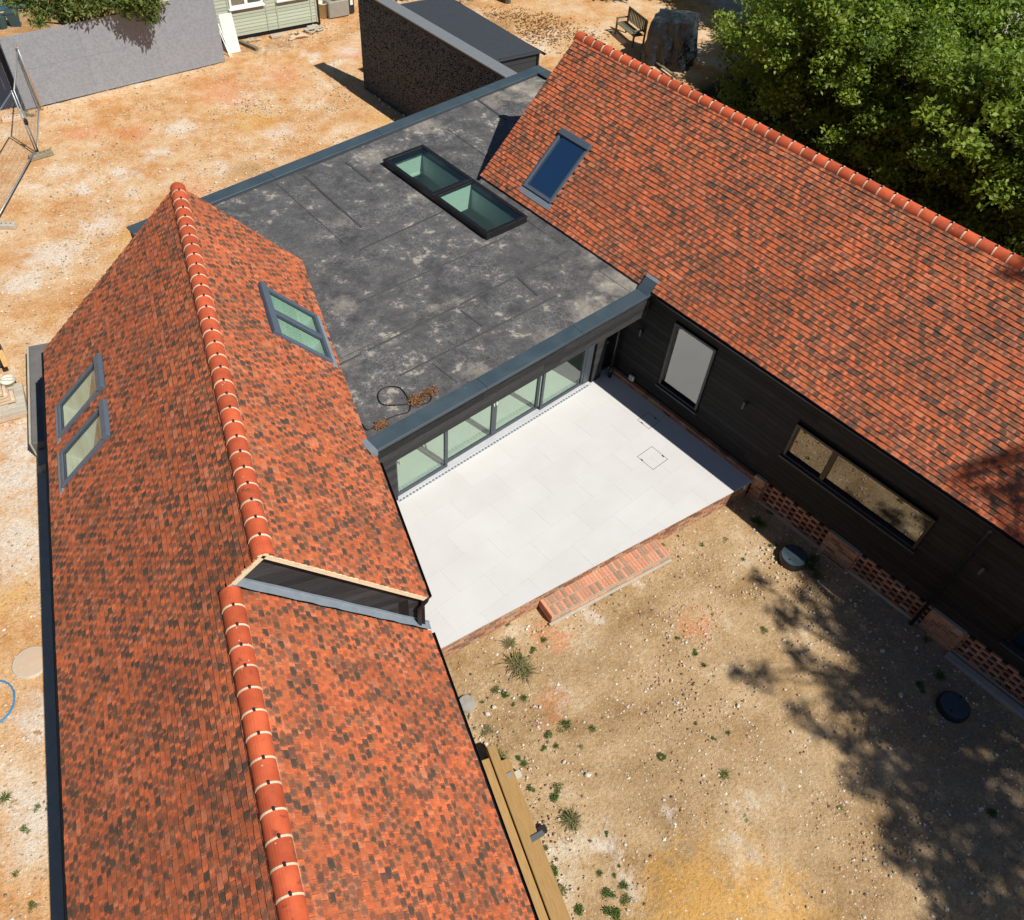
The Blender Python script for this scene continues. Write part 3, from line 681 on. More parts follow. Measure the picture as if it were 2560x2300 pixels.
# courtyard wall in boards with openings
NW=.14
WINS=[(6.21,7.33,1.13,2.94),(9.49,12.53,1.64,2.57),(14.64,16.6,1.10,1.72+.25)]
hb=.142; z=.70; row=0
back=MB()
s_all=[4.55]+[x for w_ in WINS for x in (w_[0]+.03,w_[1]-.03)]+[SEND]
ss_=sorted(set(s_all)); zz_=sorted({.0,3.2,*[w_[2]+.03 for w_ in WINS],*[w_[3]-.03 for w_ in WINS]})
for a,b in zip(ss_,ss_[1:]):
    for c,d_ in zip(zz_,zz_[1:]):
        if any(w_[0]<a+.01 and b-.01<w_[1] and w_[2]<c+.01 and d_-.01<w_[3] for w_ in WINS): continue
        back.box(BK(a,NW+.025,c),D*(b-a),N*.10,ZU*(d_-c))
bw=back.build('courtyard_wall',M['blackwall'],bb)
rb=random.Random(3)
while z<3.15:
    z1=min(z+hb-.005,3.2)
    spans=[(4.55,SEND)]
    for w_ in WINS:
        if z1>w_[2]-.0 and z<w_[3]:
            spans=[q for a,b in spans for q in ((a,min(b,w_[0])),(max(a,w_[1]),b)) if q[1]-q[0]>.02]
    for a,b in spans:
        cuts=[a]; 
        p=a+rb.uniform(1.5,4.2)
        while p<b-.8: cuts.append(p); p+=rb.uniform(3,4.8)
        cuts.append(b)
        for c,d_ in zip(cuts,cuts[1:]):
            pb=MB(); o=rb.uniform(0,.003); pb.box(BK(c+.0015,NW+.024,z),D*(d_-c-.003),-N*(.022+o),ZU*(z1-z)); pb.build('board',M['black_board'],bw)
    z+=hb
def wall_window(w_,mull,label_part=None):
    s0,s1,z0,z1=w_
    fo=MB(); f=.06
    fo.box(BK(s0,NW-.045,z0),D*f,N*.12,ZU*(z1-z0)); fo.box(BK(s1-f,NW-.045,z0),D*f,N*.12,ZU*(z1-z0))
    fo.box(BK(s0+f,NW-.042,z0),D*(s1-s0-2*f),N*.117,ZU*f); fo.box(BK(s0+f,NW-.042,z1-f),D*(s1-s0-2*f),N*.117,ZU*f)
    win=fo.build('window',M['blackframe'],bb,bevel=.004)
    edges=[s0+f]+[x for m_ in mull for x in (m_-.05,m_+.05)]+[s1-f]
    for m_ in mull:
        mu=MB(); mu.box(BK(m_-.05,NW-.03,z0+f+.001),D*.10,N*.1,ZU*(z1-z0-2*f-.002)); mu.build('mullion',M['blackframe'],win)
    for a,b in zip(edges[::2],edges[1::2]):
        g=MB(); g.box(BK(a,NW+.03,z0+f),D*(b-a),N*.006,ZU*(z1-z0-2*f)); g.build('pane',M['glass_wall'],win)
    si=MB(); si.box(BK(s0-.04,NW-.09,z0-.035),D*(s1-s0+.08),N*.11,ZU*.03); si.build('sill',M['anthracite'],win)
    rm=MB(); a=BK(s0+.02,NW+.06,z0+.02); U_,V_,W_=D*(s1-s0-.04),N*1.4,ZU*(z1-z0-.04)
    rm.face([a+V_,a+V_+U_,a+V_+U_+W_,a+V_+W_]); rm.face([a,a+V_,a+V_+W_,a+W_]); rm.face([a+U_,a+U_+W_,a+U_+V_+W_,a+U_+V_]); rm.face([a,a+U_,a+U_+V_,a+V_]); rm.face([a+W_,a+W_+V_,a+W_+V_+U_,a+W_+U_])
    rm.build('window_reveal',M['dark_int'],win)
wall_window(WINS[0],[]); wall_window(WINS[1],[10.40]); wall_window(WINS[2],[])
# brick plinth: piers and honeycomb panels
def brick_mesh(l,w_,h,mat):
    bm=bmesh.new(); bmesh.ops.create_cube(bm,size=1,matrix=Matrix.Diagonal((l,w_,h,1))); bmesh.ops.bevel(bm,geom=bm.edges[:],offset=.006,segments=1,affect='EDGES')
    me=bpy.data.meshes.new('brick'); bm.to_mesh(me); bm.free(); me.materials.append(M[mat]); return me
BRK=brick_mesh(.215,.1025,.065,'brick'); HALF=brick_mesh(.1025,.1025,.065,'brick'); THIRD=brick_mesh(.16,.1025,.065,'brick')
PH_=.70
def pier(s0,s1,nf=.06):
    mo=MB(); mo.box(BK(s0+.006,nf+.006,-.05),D*(s1-s0-.012),N*.16,ZU*(PH_-.005+.05)); po=mo.build('pier',M['brick_mortar'],bb)
    L=s1-s0
    for c in range(9):
        z0=.012+c*.0755; x=s0; odd=c%2; first=True
        while x<s1-.03:
            l=.1025 if (odd and first) else .215; first=False; l=min(l,s1-x)
            me=BRK if l>.2 else (HALF if l<.13 else THIRD)
            sc_=l/(.215 if me is BRK else .1025 if me is HALF else .16)
            P=BK(x+l/2,nf+.0513,z0+.0325); Mx=frameM(P,D,N,ZU)@Matrix.Diagonal((sc_,1,1,1)); place(me,'brick',Mx,po); x+=l+.010
def honey(s0,s1,nf=.11):
    bk_=MB(); bk_.box(BK(s0,nf+.22,-.05),D*(s1-s0),N*.02,ZU*.74); bk_.build('underfloor_void',M['blackwall'],bb)
    base=MB(); base.box(BK(s0,nf,-.05),D*(s1-s0),N*.1025,ZU*.13); bo=base.build('honeycomb_base',M['brick_mortar'],bb)
    for c in range(8):
        z0=.085+c*.0755; x=s0-.16*(c%2)
        while x<s1-.02:
            a=max(x,s0); b=min(x+.215,s1)
            if b-a>.05 and z0+.065<PH_:
                Mx=frameM(BK((a+b)/2,nf+.0513,z0+.0325),D,N,ZU)@Matrix.Diagonal(((b-a)/.215,1,1,1)); place(BRK,'brick',Mx,bo)
            x+=.325
piers=[(9.16,9.44),(11.05,11.77),(13.41,14.13),(15.77,16.49)]
for a,b in piers: pier(a,b)
for a,b in ((9.44,11.05),(11.77,13.41),(14.13,15.77),(16.49,18.5)): honey(a,b)
mo=MB(); mo.box(BK(4.75,.085,ZT-.03),D*(9.14-4.75),N*.08,ZU*.15); po=mo.build('plinth_course',M['brick_mortar'],bb)
x=4.75
while x<9.1:
    for c in range(2): place(BRK,'brick',frameM(BK(x+.1075+(c%2)*.06,.075+.0513,ZT+.002+.0325+c*.072),D,N,ZU),po)
    x+=.225
fo_=MB(); fo_.box(BK(14.1,-.10,-.06),D*4,N*.16,ZU*.12); fo_.build('concrete_footing',M['concrete'],bb,bevel=.01)
mb=MB(); mb.tube([BK(13.3,-.03,3.28),BK(13.3,-.02,3.16),BK(13.3,.03,3.0),BK(13.3,.03,-.02)],.036); mb.build('downpipe',M['gutter'],bb,smooth=True)
def wlight(s,z,lab):
    t=thing('wall_light',lab,'wall light',BK(s,NW-.02,z),'outdoor cylinder wall lights'); 
    m=MB(); m.box(BK(s-.02,NW-.05,z-.02),D*.04,N*.05,ZU*.04); m.build('bracket',M['blackframe'],t)
    m=MB(); m.tube([BK(s,NW-.09,z-.10),BK(s,NW-.09,z+.10)],.03,12); m.build('lamp_body',M['anthracite'],t,smooth=False)
wlight(5.45,2.16,'small cylinder wall light between the corner downpipe and the tall window')
wlight(8.34,2.19,'small cylinder wall light between the tall window and the wide window')
wlight(13.6,2.28,'small cylinder wall light on the black wall past the downpipe in tree shade')
def socket(P,lab,s=.13):
    t=thing('socket_box',lab,'socket',P); m=MB(); m.box(P,D*s,-N*.07,ZU*s); m.build('housing',M['white_paint'],t,bevel=.01)
    m=MB(); m.box(P+D*.012-N*.0702+ZU*.012,D*(s-.024),-N*.012,ZU*(s-.03)); m.build('lid',simple('grey_lid',(.35,.38,.40)),t,bevel=.006)
socket(BK(5.42,NW-.03,.72),'white outdoor socket low on the black boards beside the terrace')
socket(BK(9.0,-.06,.30),'grey outdoor socket box on the brick terrace edge by the pier')
# ------------------------------------------------------------------ flat-roofed link
link=thing('flat_roof_link','flat roofed glazed link with felt roof, slate grey coping and black boarding','building',LK(3.5,4,0))
SKY=(5.66,6.86,3.60,7.46)
bslope=.0616-.0025
def vback(u): return 8.75+bslope*(u-4.22)
sh_=[]  # felt sheets
rows=[.30,1.32,2.36,3.38,4.42,5.46,6.50,7.54,8.58,9.4]
rs=random.Random(17)
for i,(v0,v1) in enumerate(zip(rows,rows[1:])):
    u=-1.6 if i<5 else -.32; uend=7.45 if v1<5.5 else 12.6
    cuts=[u]; x=u+rs.uniform(.8,2.6)
    while x<uend-.5: cuts.append(x); x+=rs.uniform(2.2,3.4)
    cuts.append(uend)
    for a,b in zip(cuts,cuts[1:]):
        pl=[(a,v0),(b,v0),(b,v1),(a,v1)]
        pl=clip(pl,(4.22,8.75-.28),(bslope,-1))
        if len(pl)<3: continue
        pcs=[pl]
        h=(SKY[0]+.1,SKY[1]-.1,SKY[2]+.1,SKY[3]-.1)
        if a<h[1] and b>h[0] and v0<h[3] and v1>h[2]:
            pcs=[clip(pl,(h[0],0),(-1,0)),clip(pl,(h[1],0),(1,0)),
                 clip(clip(clip(pl,(h[0],0),(1,0)),(h[1],0),(-1,0)),(0,h[2]),(0,-1)),clip(clip(clip(pl,(h[0],0),(1,0)),(h[1],0),(-1,0)),(0,h[3]),(0,1))]
        m=MB(); zt=DECK+.004*((i+len(sh_))%3)
        for q in pcs:
            if len(q)>=3: m.prism([LK(x_,y_,DECK-.03) for x_,y_ in q],ZU*(zt-DECK+.03))
        if m.v: m.build('felt_sheet',M['felt'],link); sh_.append(1)
# raised welded laps
LAP=simple('felt_lap',(.068,.068,.070),.5,.4,.35,6,.2)
for (x0,y0,x1,y1,w_,h_) in ((850,891,1433,602,.10,.014),(842,916,1440,618,.05,.012),(900,625,1113,527,.05,.010),(900,756,1263,594,.045,.010),(1001,939,1391,740,.045,.010),(1085,906,1148,954,.09,.014),(1152,776,1207,816,.05,.010),(696,458,862,605,.10,.014),(1121,321,1216,388,.09,.013),(760,440,905,570,.05,.010),(1290,690,1345,740,.05,.010),(865,405,930,455,.07,.012),(1195,250,1265,300,.06,.012),):
    P,Q=G(x0,y0,DECK+.006),G(x1,y1,DECK+.006); d_=(Q-P).normalized(); s_=Vector((-d_.y,d_.x,0))*w_
    m=MB(); m.box(P-s_*.5,Q-P,s_,ZU*h_); m.build('felt_lap',LAP if w_<.08 else M['felt'],link,bevel=.004)
    if w_>=.08:
        for e in (-.5,.5): m=MB(); m.box(P+s_*e-s_.normalized()*.009,Q-P,s_.normalized()*.018,ZU*.004); m.build('felt_lap_edge',LAP,link)
m=MB(); m.prism([LK(6.9,.35,DECK+.012),LK(6.9,5.5,DECK+.012),LK(7.2,5.5,E0.z-.01),LK(7.2,.35,E0.z-.01)],ZU*-.02); m.build('eave_apron',M['felt'],link)
# plugs
pl_=MB(); pl_.lathe((0,0,0),[(.075,0),(.07,.010),(.035,.012),(.032,.028),(.012,.03)],14); pm=pl_.mesh('roof_fixing',M['felt'])
for q in ((1013,545),(1065,630),(1130,634),(1085,655),(961,800),(910,880),(1141,761),(1105,902),(1280,800),(975,665),(1398,645),(1462,672),(1310,655),(1200,765),(1020,540),(1225,895),(962,795),(940,428),(1085,320),(1250,255)):
    P=G(q[0],q[1],DECK+.012); place(pm,'roof_fixing',Matrix.Translation(P-ZU*.004),link)
dr=MB(); P=G(1572,710,DECK+.02); dr.lathe(P,[(.10,-.01),(.08,.01),(.05,.02),(.03,.05),(.005,.055)],16); dr.build('roof_outlet',M['galv'],link)
# copings
def cop(pts,name='coping',mat='coping',t=.04):
    m=MB(); m.prism([p-ZU*t for p in pts],ZU*t); return m.build(name,M[mat],link,bevel=.006)
zc=A.z
for a,b in ((.10,2.6),(2.604,5.1),(5.104,7.19)):
    cop([LK(a,0,zc),LK(b,0,zc),LK(b,.32,zc),LK(a,.32,zc)])
m=MB(); m.box(LK(.12,.012,zc-.085),W*7.1,NB*.02,ZU*.044); m.build('drip_edge',M['anthracite'],link)
m=MB(); m.box(LK(.1,.07,2.74),W*7.1,NB*.21,ZU*(zc-.045-2.74)); m.build('parapet',M['blackwall'],link)
m=MB(); m.box(LK(.3,.281,DECK),W*7.0,NB*.012,ZU*(zc-.045-DECK)); m.build('upstand',M['felt'],link)
q0=LK(7.14,.0,0); q0.z=E0.z+.056
m=MB(); m.prism([LK(7.09,0,zc-.03),LK(7.09,.32,zc-.03),LK(7.09,.32,zc+.006),LK(7.09,0,zc+.006)],W*.07); m.prism([LK(7.02,0,zc-.004),q0,q0+NB*.32,LK(7.02,.32,zc-.004)],ZU*.010); m.prism([q0,q0+NB*.32,q0+NB*.32+vB*.15,q0+vB*.15],nBs*.010); m.build('coping_end',M['coping'],link)
m=MB(); q1=q0+vB*.152; m.prism([q1-NB*.01,q1+NB*.33,q1+NB*.33+vB*.07,q1-NB*.01+vB*.07],nBs*.016); m.build('end_flashing',M['lead'],link)
m=MB(); m.prism([LK(.0,-.01,zc-.12),LK(.14,-.012,zc-.12),LK(.14,-.012,zc+.004),LK(.0,-.01,zc+.03)],NB*.35); m.build('end_flashing',M['lead'],link)
def bkp(u,off,z): return LK(u,vback(u)-off,z)
for a,b in ((-.33,3.2),(3.204,6.4),(6.404,9.6),(9.604,12.45)):
    cop([bkp(a,0,zc),bkp(b,0,zc),bkp(b,.34,zc),bkp(a,.34,zc)])
    m=MB(); m.prism([bkp(a,.325,zc-.075),bkp(b,.325,zc-.075),bkp(b,.345,zc-.075),bkp(a,.345,zc-.075)],ZU*.034); m.build('drip_edge',M['anthracite'],link)
m=MB(); m.prism([bkp(-.3,.28,0),bkp(12.4,.28,0),bkp(12.4,.04,0),bkp(-.3,.04,0)],ZU*(zc-.045)); m.build('rear_wall',M['black_board'],link)
m=MB(); m.prism([bkp(-.28,.30,DECK),bkp(12.1,.30,DECK),bkp(12.1,.285,DECK),bkp(-.28,.285,DECK)],ZU*.06); m.build('upstand',simple('pale_upstand',(.35,.34,.32)),link)
cop([LK(12.08,5.9,zc),LK(12.45,5.9,zc),bkp(12.45,.342,zc),bkp(12.08,.342,zc)])
m=MB(); m.box(LK(12.12,5.9,0),W*.28,NB*3.0,ZU*(zc-.045)); m.build('side_wall',M['black_board'],link)
cop([LK(-.33,5.6,zc),LK(.02,5.6,zc),bkp(.02,.342,zc),bkp(-.33,.342,zc)])
m=MB(); m.box(LK(-.29,5.6,0),W*.26,NB*2.6,ZU*(zc-.045)); m.build('side_wall',M['black_board'],link)
# front boarding above the doors
zb=2.74; k=0
m=MB(); m.box(LK(.1,.062,zb),W*7.08,NB*.012,ZU*.54); fa=m.build('fascia_backing',M['blackwall'],link)
rb=random.Random(9)
while zb+.12<zc-.08:
    cuts=[.10,rb.uniform(1.5,3),rb.uniform(4,5.5),7.18+rb.uniform(-.02,.02)]
    for a,b in zip(cuts,cuts[1:]):
        m=MB(); m.box(LK(a+.001,.060,zb),W*(b-a-.002),-NB*(.022+rb.uniform(0,.004)),ZU*.138); m.build('board',M['fascia_board'],fa)
    zb+=.143
m=MB(); m.box(LK(.1,.075,2.70),W*7.1,NB*.9,ZU*.04); m.build('soffit',M['blackwall'],link)
m=MB(); m.box(LK(7.19,.075,2.74),W*.02,NB*.9,ZU*.55); m.build('end_board',M['black_board'],link)
# wall beside the doors
def clad(u0,u1,v,z0,z1):
    m=MB(); m.box(LK(u0,v+.024,z0),W*(u1-u0),NB*.1,ZU*(z1-z0)); wo=m.build('side_panel',M['blackwall'],link); z=z0; k=0
    while z<z1-.02:
        m=MB(); m.box(LK(u0-.004,v+.023,z),W*(u1-u0+.008+.006*(k%2)),-NB*(.022),ZU*(min(.138,z1-z))); m.build('board',M['fascia_board'],wo); z+=.143; k+=1
DV=.83
clad(.1,1.0,DV-.06,ZT,2.70); clad(6.62,6.92,DV-.08,ZT,2.70)
# black door in the corner
m=MB(); m.box(LK(6.93,DV+.06,ZT),W*.42,NB*.05,ZU*2.2); dr=m.build('side_door',M['black_board'],link)
m=MB(); m.tube([LK(7.0,DV+.05,1.45),LK(7.0,DV-.0,1.45),LK(7.11,DV-.0,1.45)],.011); m.build('door_handle',M['galv'],dr)
m=MB(); m.box(LK(6.98,DV+.05,1.95),W*.08,-NB*.07,ZU*.10); m.build('sensor_box',M['white_paint'],dr)
# sliding doors
ed=[1.0,2.345,3.69,5.03,6.40]
for k in range(4):
    a,b=ed[k],ed[k+1]; v=DV if k in (0,3) else DV+.075; f=.07
    m=MB(); m.box(LK(a,v,ZT+.01),W*f,NB*.055,ZU*2.18); m.box(LK(b-f,v,ZT+.01),W*f,NB*.055,ZU*2.18); m.box(LK(a+f,v+.002,ZT+.01),W*(b-a-2*f),NB*.051,ZU*f); m.box(LK(a+f,v+.002,ZT+2.12),W*(b-a-2*f),NB*.051,ZU*f)
    do=m.build('sliding_door',M['anthracite'],link,bevel=.003)
    g=MB(); g.box(LK(a+f,v+.024,ZT+.08),W*(b-a-2*f),NB*.006,ZU*2.04); g.build('pane',M['glass'],do)
    if k in (1,2):
        hx=b-f*.65 if k==1 else a+f*.35; h_=MB(); h_.box(LK(hx,v-.02,1.45),W*.022,NB*.02,ZU*.16); h_.build('handle',M['white_paint'],do)
m=MB(); m.box(LK(6.40,DV-.01,ZT),W*.21,NB*.09,ZU*2.2); m.build('door_jamb',M['anthracite'],link)
m=MB(); m.box(LK(.98,DV-.05,ZT+.003),W*5.5,NB*.22,ZU*.012); m.build('threshold',simple('door_track',(.42,.43,.45),.35,.5),link)
ch=MB(); ch.box(LK(.98,DV-.14,ZT+.002),W*5.6,NB*.07,ZU*.010); co=ch.build('drain_channel',simple('drain_grate',(.55,.57,.60),.4,.5),link)
sl=MB(); x=1.0
while x<6.5: sl.box(LK(x,DV-.128,ZT+.0125),W*.055,NB*.046,ZU*.002); x+=.085
sl.build('drain_slot',simple('slot_dark',(.16,.18,.21)),co,kind='stuff')
# interior seen through the glass
r_=MB(); z0=ZT+.005
r_.prism([LK(.9,DV+.15,z0-.04),LK(7.3,DV+.15,z0-.04),LK(7.3,8.2,z0-.04),LK(.9,8.2,z0-.04)],ZU*.04); r_.build('interior_floor',M['int_floor'],link)
r_=MB(); r_.box(LK(.85,DV+.15,ZT),W*.04,NB*7.4,ZU*2.3); r_.box(LK(7.32,DV+.15,ZT),W*.04,NB*7.4,ZU*2.3); r_.box(LK(.9,8.22,ZT),W*6.4,NB*.04,ZU*2.3); r_.build('interior_wall',M['white'],link)
h=(SKY[0]+.1,SKY[1]-.1,SKY[2]+.1,SKY[3]-.1); cz_=2.72; r_=MB()
for (a,b,c,d_) in ((.85,h[0],DV+.1,8.25),(h[1],7.36,DV+.1,8.25),(h[0],h[1],DV+.1,h[2]),(h[0],h[1],h[3],8.25)): r_.box(LK(a,c,cz_),W*(b-a),NB*(d_-c),ZU*.06)
r_.build('ceiling',M['white'],link)
# roof lantern: twin flat rooflights on one kerb
rl=thing('twin_rooflight','pair of black framed flat rooflights side by side on the felt roof','rooflight',LK((SKY[0]+SKY[1])/2,(SKY[2]+SKY[3])/2,DECK))
kz=DECK+.17; mid=(SKY[2]+SKY[3])/2; f=.10
m=MB(); w_=.09
m.box(LK(SKY[0],SKY[2],DECK-.01),W*w_,NB*(SKY[3]-SKY[2]),ZU*(kz-DECK-.04)); m.box(LK(SKY[1]-w_,SKY[2],DECK-.01),W*w_,NB*(SKY[3]-SKY[2]),ZU*(kz-DECK-.04))
m.box(LK(SKY[0]+w_,SKY[2],DECK-.01),W*(SKY[1]-SKY[0]-2*w_),NB*w_,ZU*(kz-DECK-.04)); m.box(LK(SKY[0]+w_,SKY[3]-w_,DECK-.01),W*(SKY[1]-SKY[0]-2*w_),NB*w_,ZU*(kz-DECK-.04))
m.build('kerb',M['blackframe'],rl)
for a,b in ((SKY[2],mid-.003),(mid+.003,SKY[3])):
    m=MB(); e=.012; z_=kz-.05
    m.box(LK(SKY[0]-e,a-e*(a==SKY[2]),z_),W*f,NB*(b-a+e),ZU*.05); m.box(LK(SKY[1]+e-f,a-e*(a==SKY[2]),z_),W*f,NB*(b-a+e),ZU*.05)
    m.box(LK(SKY[0]+f-e,a-e*(a==SKY[2]),z_+.001),W*(SKY[1]-SKY[0]-2*f+2*e),NB*f,ZU*.048); m.box(LK(SKY[0]+f-e,b-f+e*(b==SKY[3]),z_+.001),W*(SKY[1]-SKY[0]-2*f+2*e),NB*f,ZU*.048)
    fr=m.build('frame',M['blackframe'],rl,bevel=.005)
    g=MB(); g.box(LK(SKY[0]+f-e-.01,a+f-.02,z_+.03),W*(SKY[1]-SKY[0]-2*f+2*e+.02),NB*(b-a-2*f+.04),ZU*.008); g.build('pane',M['glass_green'],fr)
# plastered shafts down to the ceiling
m=MB(); c0=[LK(x,y,kz-.06) for x,y in ((SKY[0]+.085,SKY[2]+.085),(SKY[1]-.085,SKY[2]+.085),(SKY[1]-.085,SKY[3]-.085),(SKY[0]+.085,SKY[3]-.085))]; c1=[Vector((p.x,p.y,2.70)) for p in c0]
for k in range(4): m.face([c0[k],c1[k],c1[(k+1)%4],c0[(k+1)%4]])
m.build('shaft_lining',M['white'],rl)
m=MB(); m.box(LK(SKY[0]+.09,mid-.06,2.705),W*(SKY[1]-SKY[0]-.18),NB*.12,ZU*(kz-.056-2.705)); m.build('shaft_divider',M['white'],rl)
# trestle indoors behind the end door
tp=LK(1.95,1.75,ZT+.01); tr=thing('trestle','pale timber trestle standing indoors behind the end sliding door','trestle',tp)
for sx in (-.35,.35):
    for sy in (-.25,.25):
        m=MB(); m.tube([tp+W*sx*1.0+NB*sy,tp+W*sx*.85+NB*sy*.15+ZU*.72],.02,6); m.build('leg',M['bagp'],tr)
m=MB(); m.box(tp-W*.5-NB*.05+ZU*.72,W*1.0,NB*.1,ZU*.06); m.build('beam',M['bagp'],tr)
# cable and leaf debris on the felt
cz0=DECK+.02
pth=[(905,1060),(920,1075),(945,1060),(985,1040),(1020,1030),(1026,1010),(1022,1000),(1000,970),(965,968),(945,985),(955,1010),(1000,1012),(1035,1004),(1060,985),(1078,990),(1072,1005),(1050,1010),(1046,995),(1062,985)]
def spline(pts,n=6):
    out=[]
    for i in range(len(pts)-1):
        p0,p1,p2,p3=pts[max(i-1,0)],pts[i],pts[i+1],pts[min(i+2,len(pts)-1)]
        for k in range(n):
            t=k/n; out.append(.5*((2*p1)+(p2-p0)*t+(2*p0-5*p1+4*p2-p3)*t*t+(3*p1-p0-3*p2+p3)*t**3))
    return out+[pts[-1]]
m=MB(); m.tube(spline([G(x,y,cz0) for x,y in pth]),.011,6); o=m.build('cable',M['cable'],None,True,label='loop of black cable lying on the felt roof',cat='cable')
def scatter_leaves(name,centers,n,mat,seed,z,rx,size,label):
    rg=random.Random(seed); m=MB()
    for k in range(n):
        cpt=rg.choice(centers); P=cpt+Vector((rg.gauss(0,rx),rg.gauss(0,rx),0)); P.z=z+rg.uniform(0,.03); a=rg.uniform(0,6.28); u=Vector((math.cos(a),math.sin(a),rg.uniform(-.4,.4)))*size*rg.uniform(.5,1.2); v=Vector((-u.y,u.x,rg.uniform(-.3,.3)*size))*.6
        c=(rg.random(),0,0,1); m.face([P-u,P+v,P+u,P-v],None,c)
    return m.build(name,M[mat],None,kind='stuff',label=label,cat='leaf litter')
scatter_leaves('leaf_litter',[G(1032,1000,DECK),G(1045,1000,DECK),G(1060,990,DECK),G(1040,1008,DECK),G(1072,983,DECK),G(1080,978,DECK)],520,'litter',4,DECK+.012,.06,.02,'brown dead leaves gathered against the coping')
scatter_leaves('leaf_litter',[G(955,1062,DECK),G(948,1068,DECK)],130,'litter',5,DECK+.015,.05,.03,'small drift of brown leaves at the end of the coping')
# ------------------------------------------------------------------ terrace
ter=thing('terrace','raised terrace of large pale porcelain slabs with brick edge','terrace',LK(3.5,-1.5,0),kind='structure')
def uv_of(P): q=P-A; return (q.dot(W),q.dot(NB))
f0=uv_of(G(1102,1621,ZT)); f1=uv_of(G(1879,1205,ZT)); fd=(f1[0]-f0[0],f1[1]-f0[1]); fn=(-fd[1],fd[0]); fl_=math.hypot(*fn); fn=(fn[0]/fl_,fn[1]/fl_)
eave0=uv_of(Vector((1.86,2,0))); ed_=(uy.dot(W),uy.dot(NB)); en=(ed_[1],-ed_[0])
uB=uv_of(BK(8,NW+.0,0))[0]
sw,sdp=1.2,.6; i=0; u0_=-2.4
for r in range(-2,12):
    v1=DV-.15-r*sdp; v0=v1-sdp; x=u0_+(r%2)*.6
    while x<8.5:
        pl=[(x+.001,v0+.001),(x+sw-.001,v0+.001),(x+sw-.001,v1-.001),(x+.001,v1-.001)]
        pl=clip(pl,f0,fn); pl=clip(pl,eave0,en) if len(pl)>2 else pl
        pl=clip(pl,(uB,0),(-1,0)) if len(pl)>2 else pl; pl=clip(pl,(0,DV+.06),(0,-1)) if len(pl)>2 else pl
        if len(pl)>=3:
            m=MB(); m.prism([LK(a,b,ZT-.022) for a,b in pl],ZU*.022); m.build('paving_slab',M['slab'],ter)
        x+=sw
bp=[(uv_of(Vector((1.86,y,0)))) for y in (3.2,8)]
def fpt(t,off=0): return (f0[0]+fd[0]*t+fn[0]*off,f0[1]+fd[1]*t+fn[1]*off)
tl_=-.06
ba=[fpt(tl_,.03),fpt(1.0,.03),(uB-.0,DV),(eave0[0]+ed_[0]*5,DV)]
m=MB(); m.prism([LK(a,b,-.05) for a,b in ba],ZU*(ZT-.0255+.05)); tb=m.build('terrace_base',M['brick_mortar'],ter)
m=MB(); m.prism([LK(a,b,ZT-.020) for a,b in [fpt(tl_,.035),fpt(.995,.035),(uB-.03,DV-.02),(eave0[0]+ed_[0]*5,DV-.02)]],ZU*.0175); m.build('grout_bed',M['grout'],ter)
FD=(W*fd[0]+NB*fd[1]).normalized(); FN=(W*fn[0]+NB*fn[1]); Lf=math.hypot(*fd); P0=LK(*f0,0)
rb=random.Random(2)
for c in range(6):
    x=-.5-(c%2)*.1125; z=.012+c*.075
    while x<Lf-.05:
        l=min(.215,Lf-x); 
        if l>.04: place(BRK,'brick',frameM(P0+FD*(x+l/2)+FN*(.0513+.018)+ZU*(z+.0325-.008),FD,FN,ZU)@Matrix.Diagonal((l/.215,1,1,1)),tb)
        x+=.225
# recessed access covers in the paving
for nm,q,lab in (('c1',[(6.6,-.77),(6.99,-.77),(6.99,-1.13),(6.6,-1.13)],'recessed paved access cover half in the eave shadow'),('c2',[(5.77,-1.53),(6.26,-1.53),(6.26,-2.01),(5.77,-2.01)],'recessed paved access cover in the sunlit part of the terrace')):
    t=thing('access_cover',lab,'access cover',LK(q[0][0],q[0][1],ZT)); (a,v1),(b,_),(_,v0)=q[0],q[1],q[2]
    m=MB(); e=.009
    m.box(LK(a,v0,ZT-.01),W*(b-a),NB*e,ZU*.0125); m.box(LK(a,v1-e,ZT-.01),W*(b-a),NB*e,ZU*.0125); m.box(LK(a,v0+e,ZT-.01),W*e,NB*(v1-v0-2*e),ZU*.0124); m.box(LK(b-e,v0+e,ZT-.01),W*e,NB*(v1-v0-2*e),ZU*.0124)
    m.build('rim',M['anthracite'],t)
    for (x,y) in ((a+.0,v1-.16),(b-.035,v0+.10)): m=MB(); m.box(LK(x,y,ZT-.008),W*.03,NB*.06,ZU*.0115); m.build('lift_slot',M['blackframe'],t)
# downpipe of the link in the corner
dp=thing('downpipe','black downpipe dropping from the flat roof into the terrace corner','downpipe',LK(7.13,.62,ZT))
m=MB(); m.tube([LK(7.13,.62,2.72),LK(7.13,.62,ZT)],.034,10); m.build('pipe',M['gutter'],dp,True)
m=MB(); m.tube([LK(7.13,.62,ZT+.001),LK(7.13,.62,ZT+.34)],.05,10); m.build('pipe_shoe',M['gutter'],dp,True)
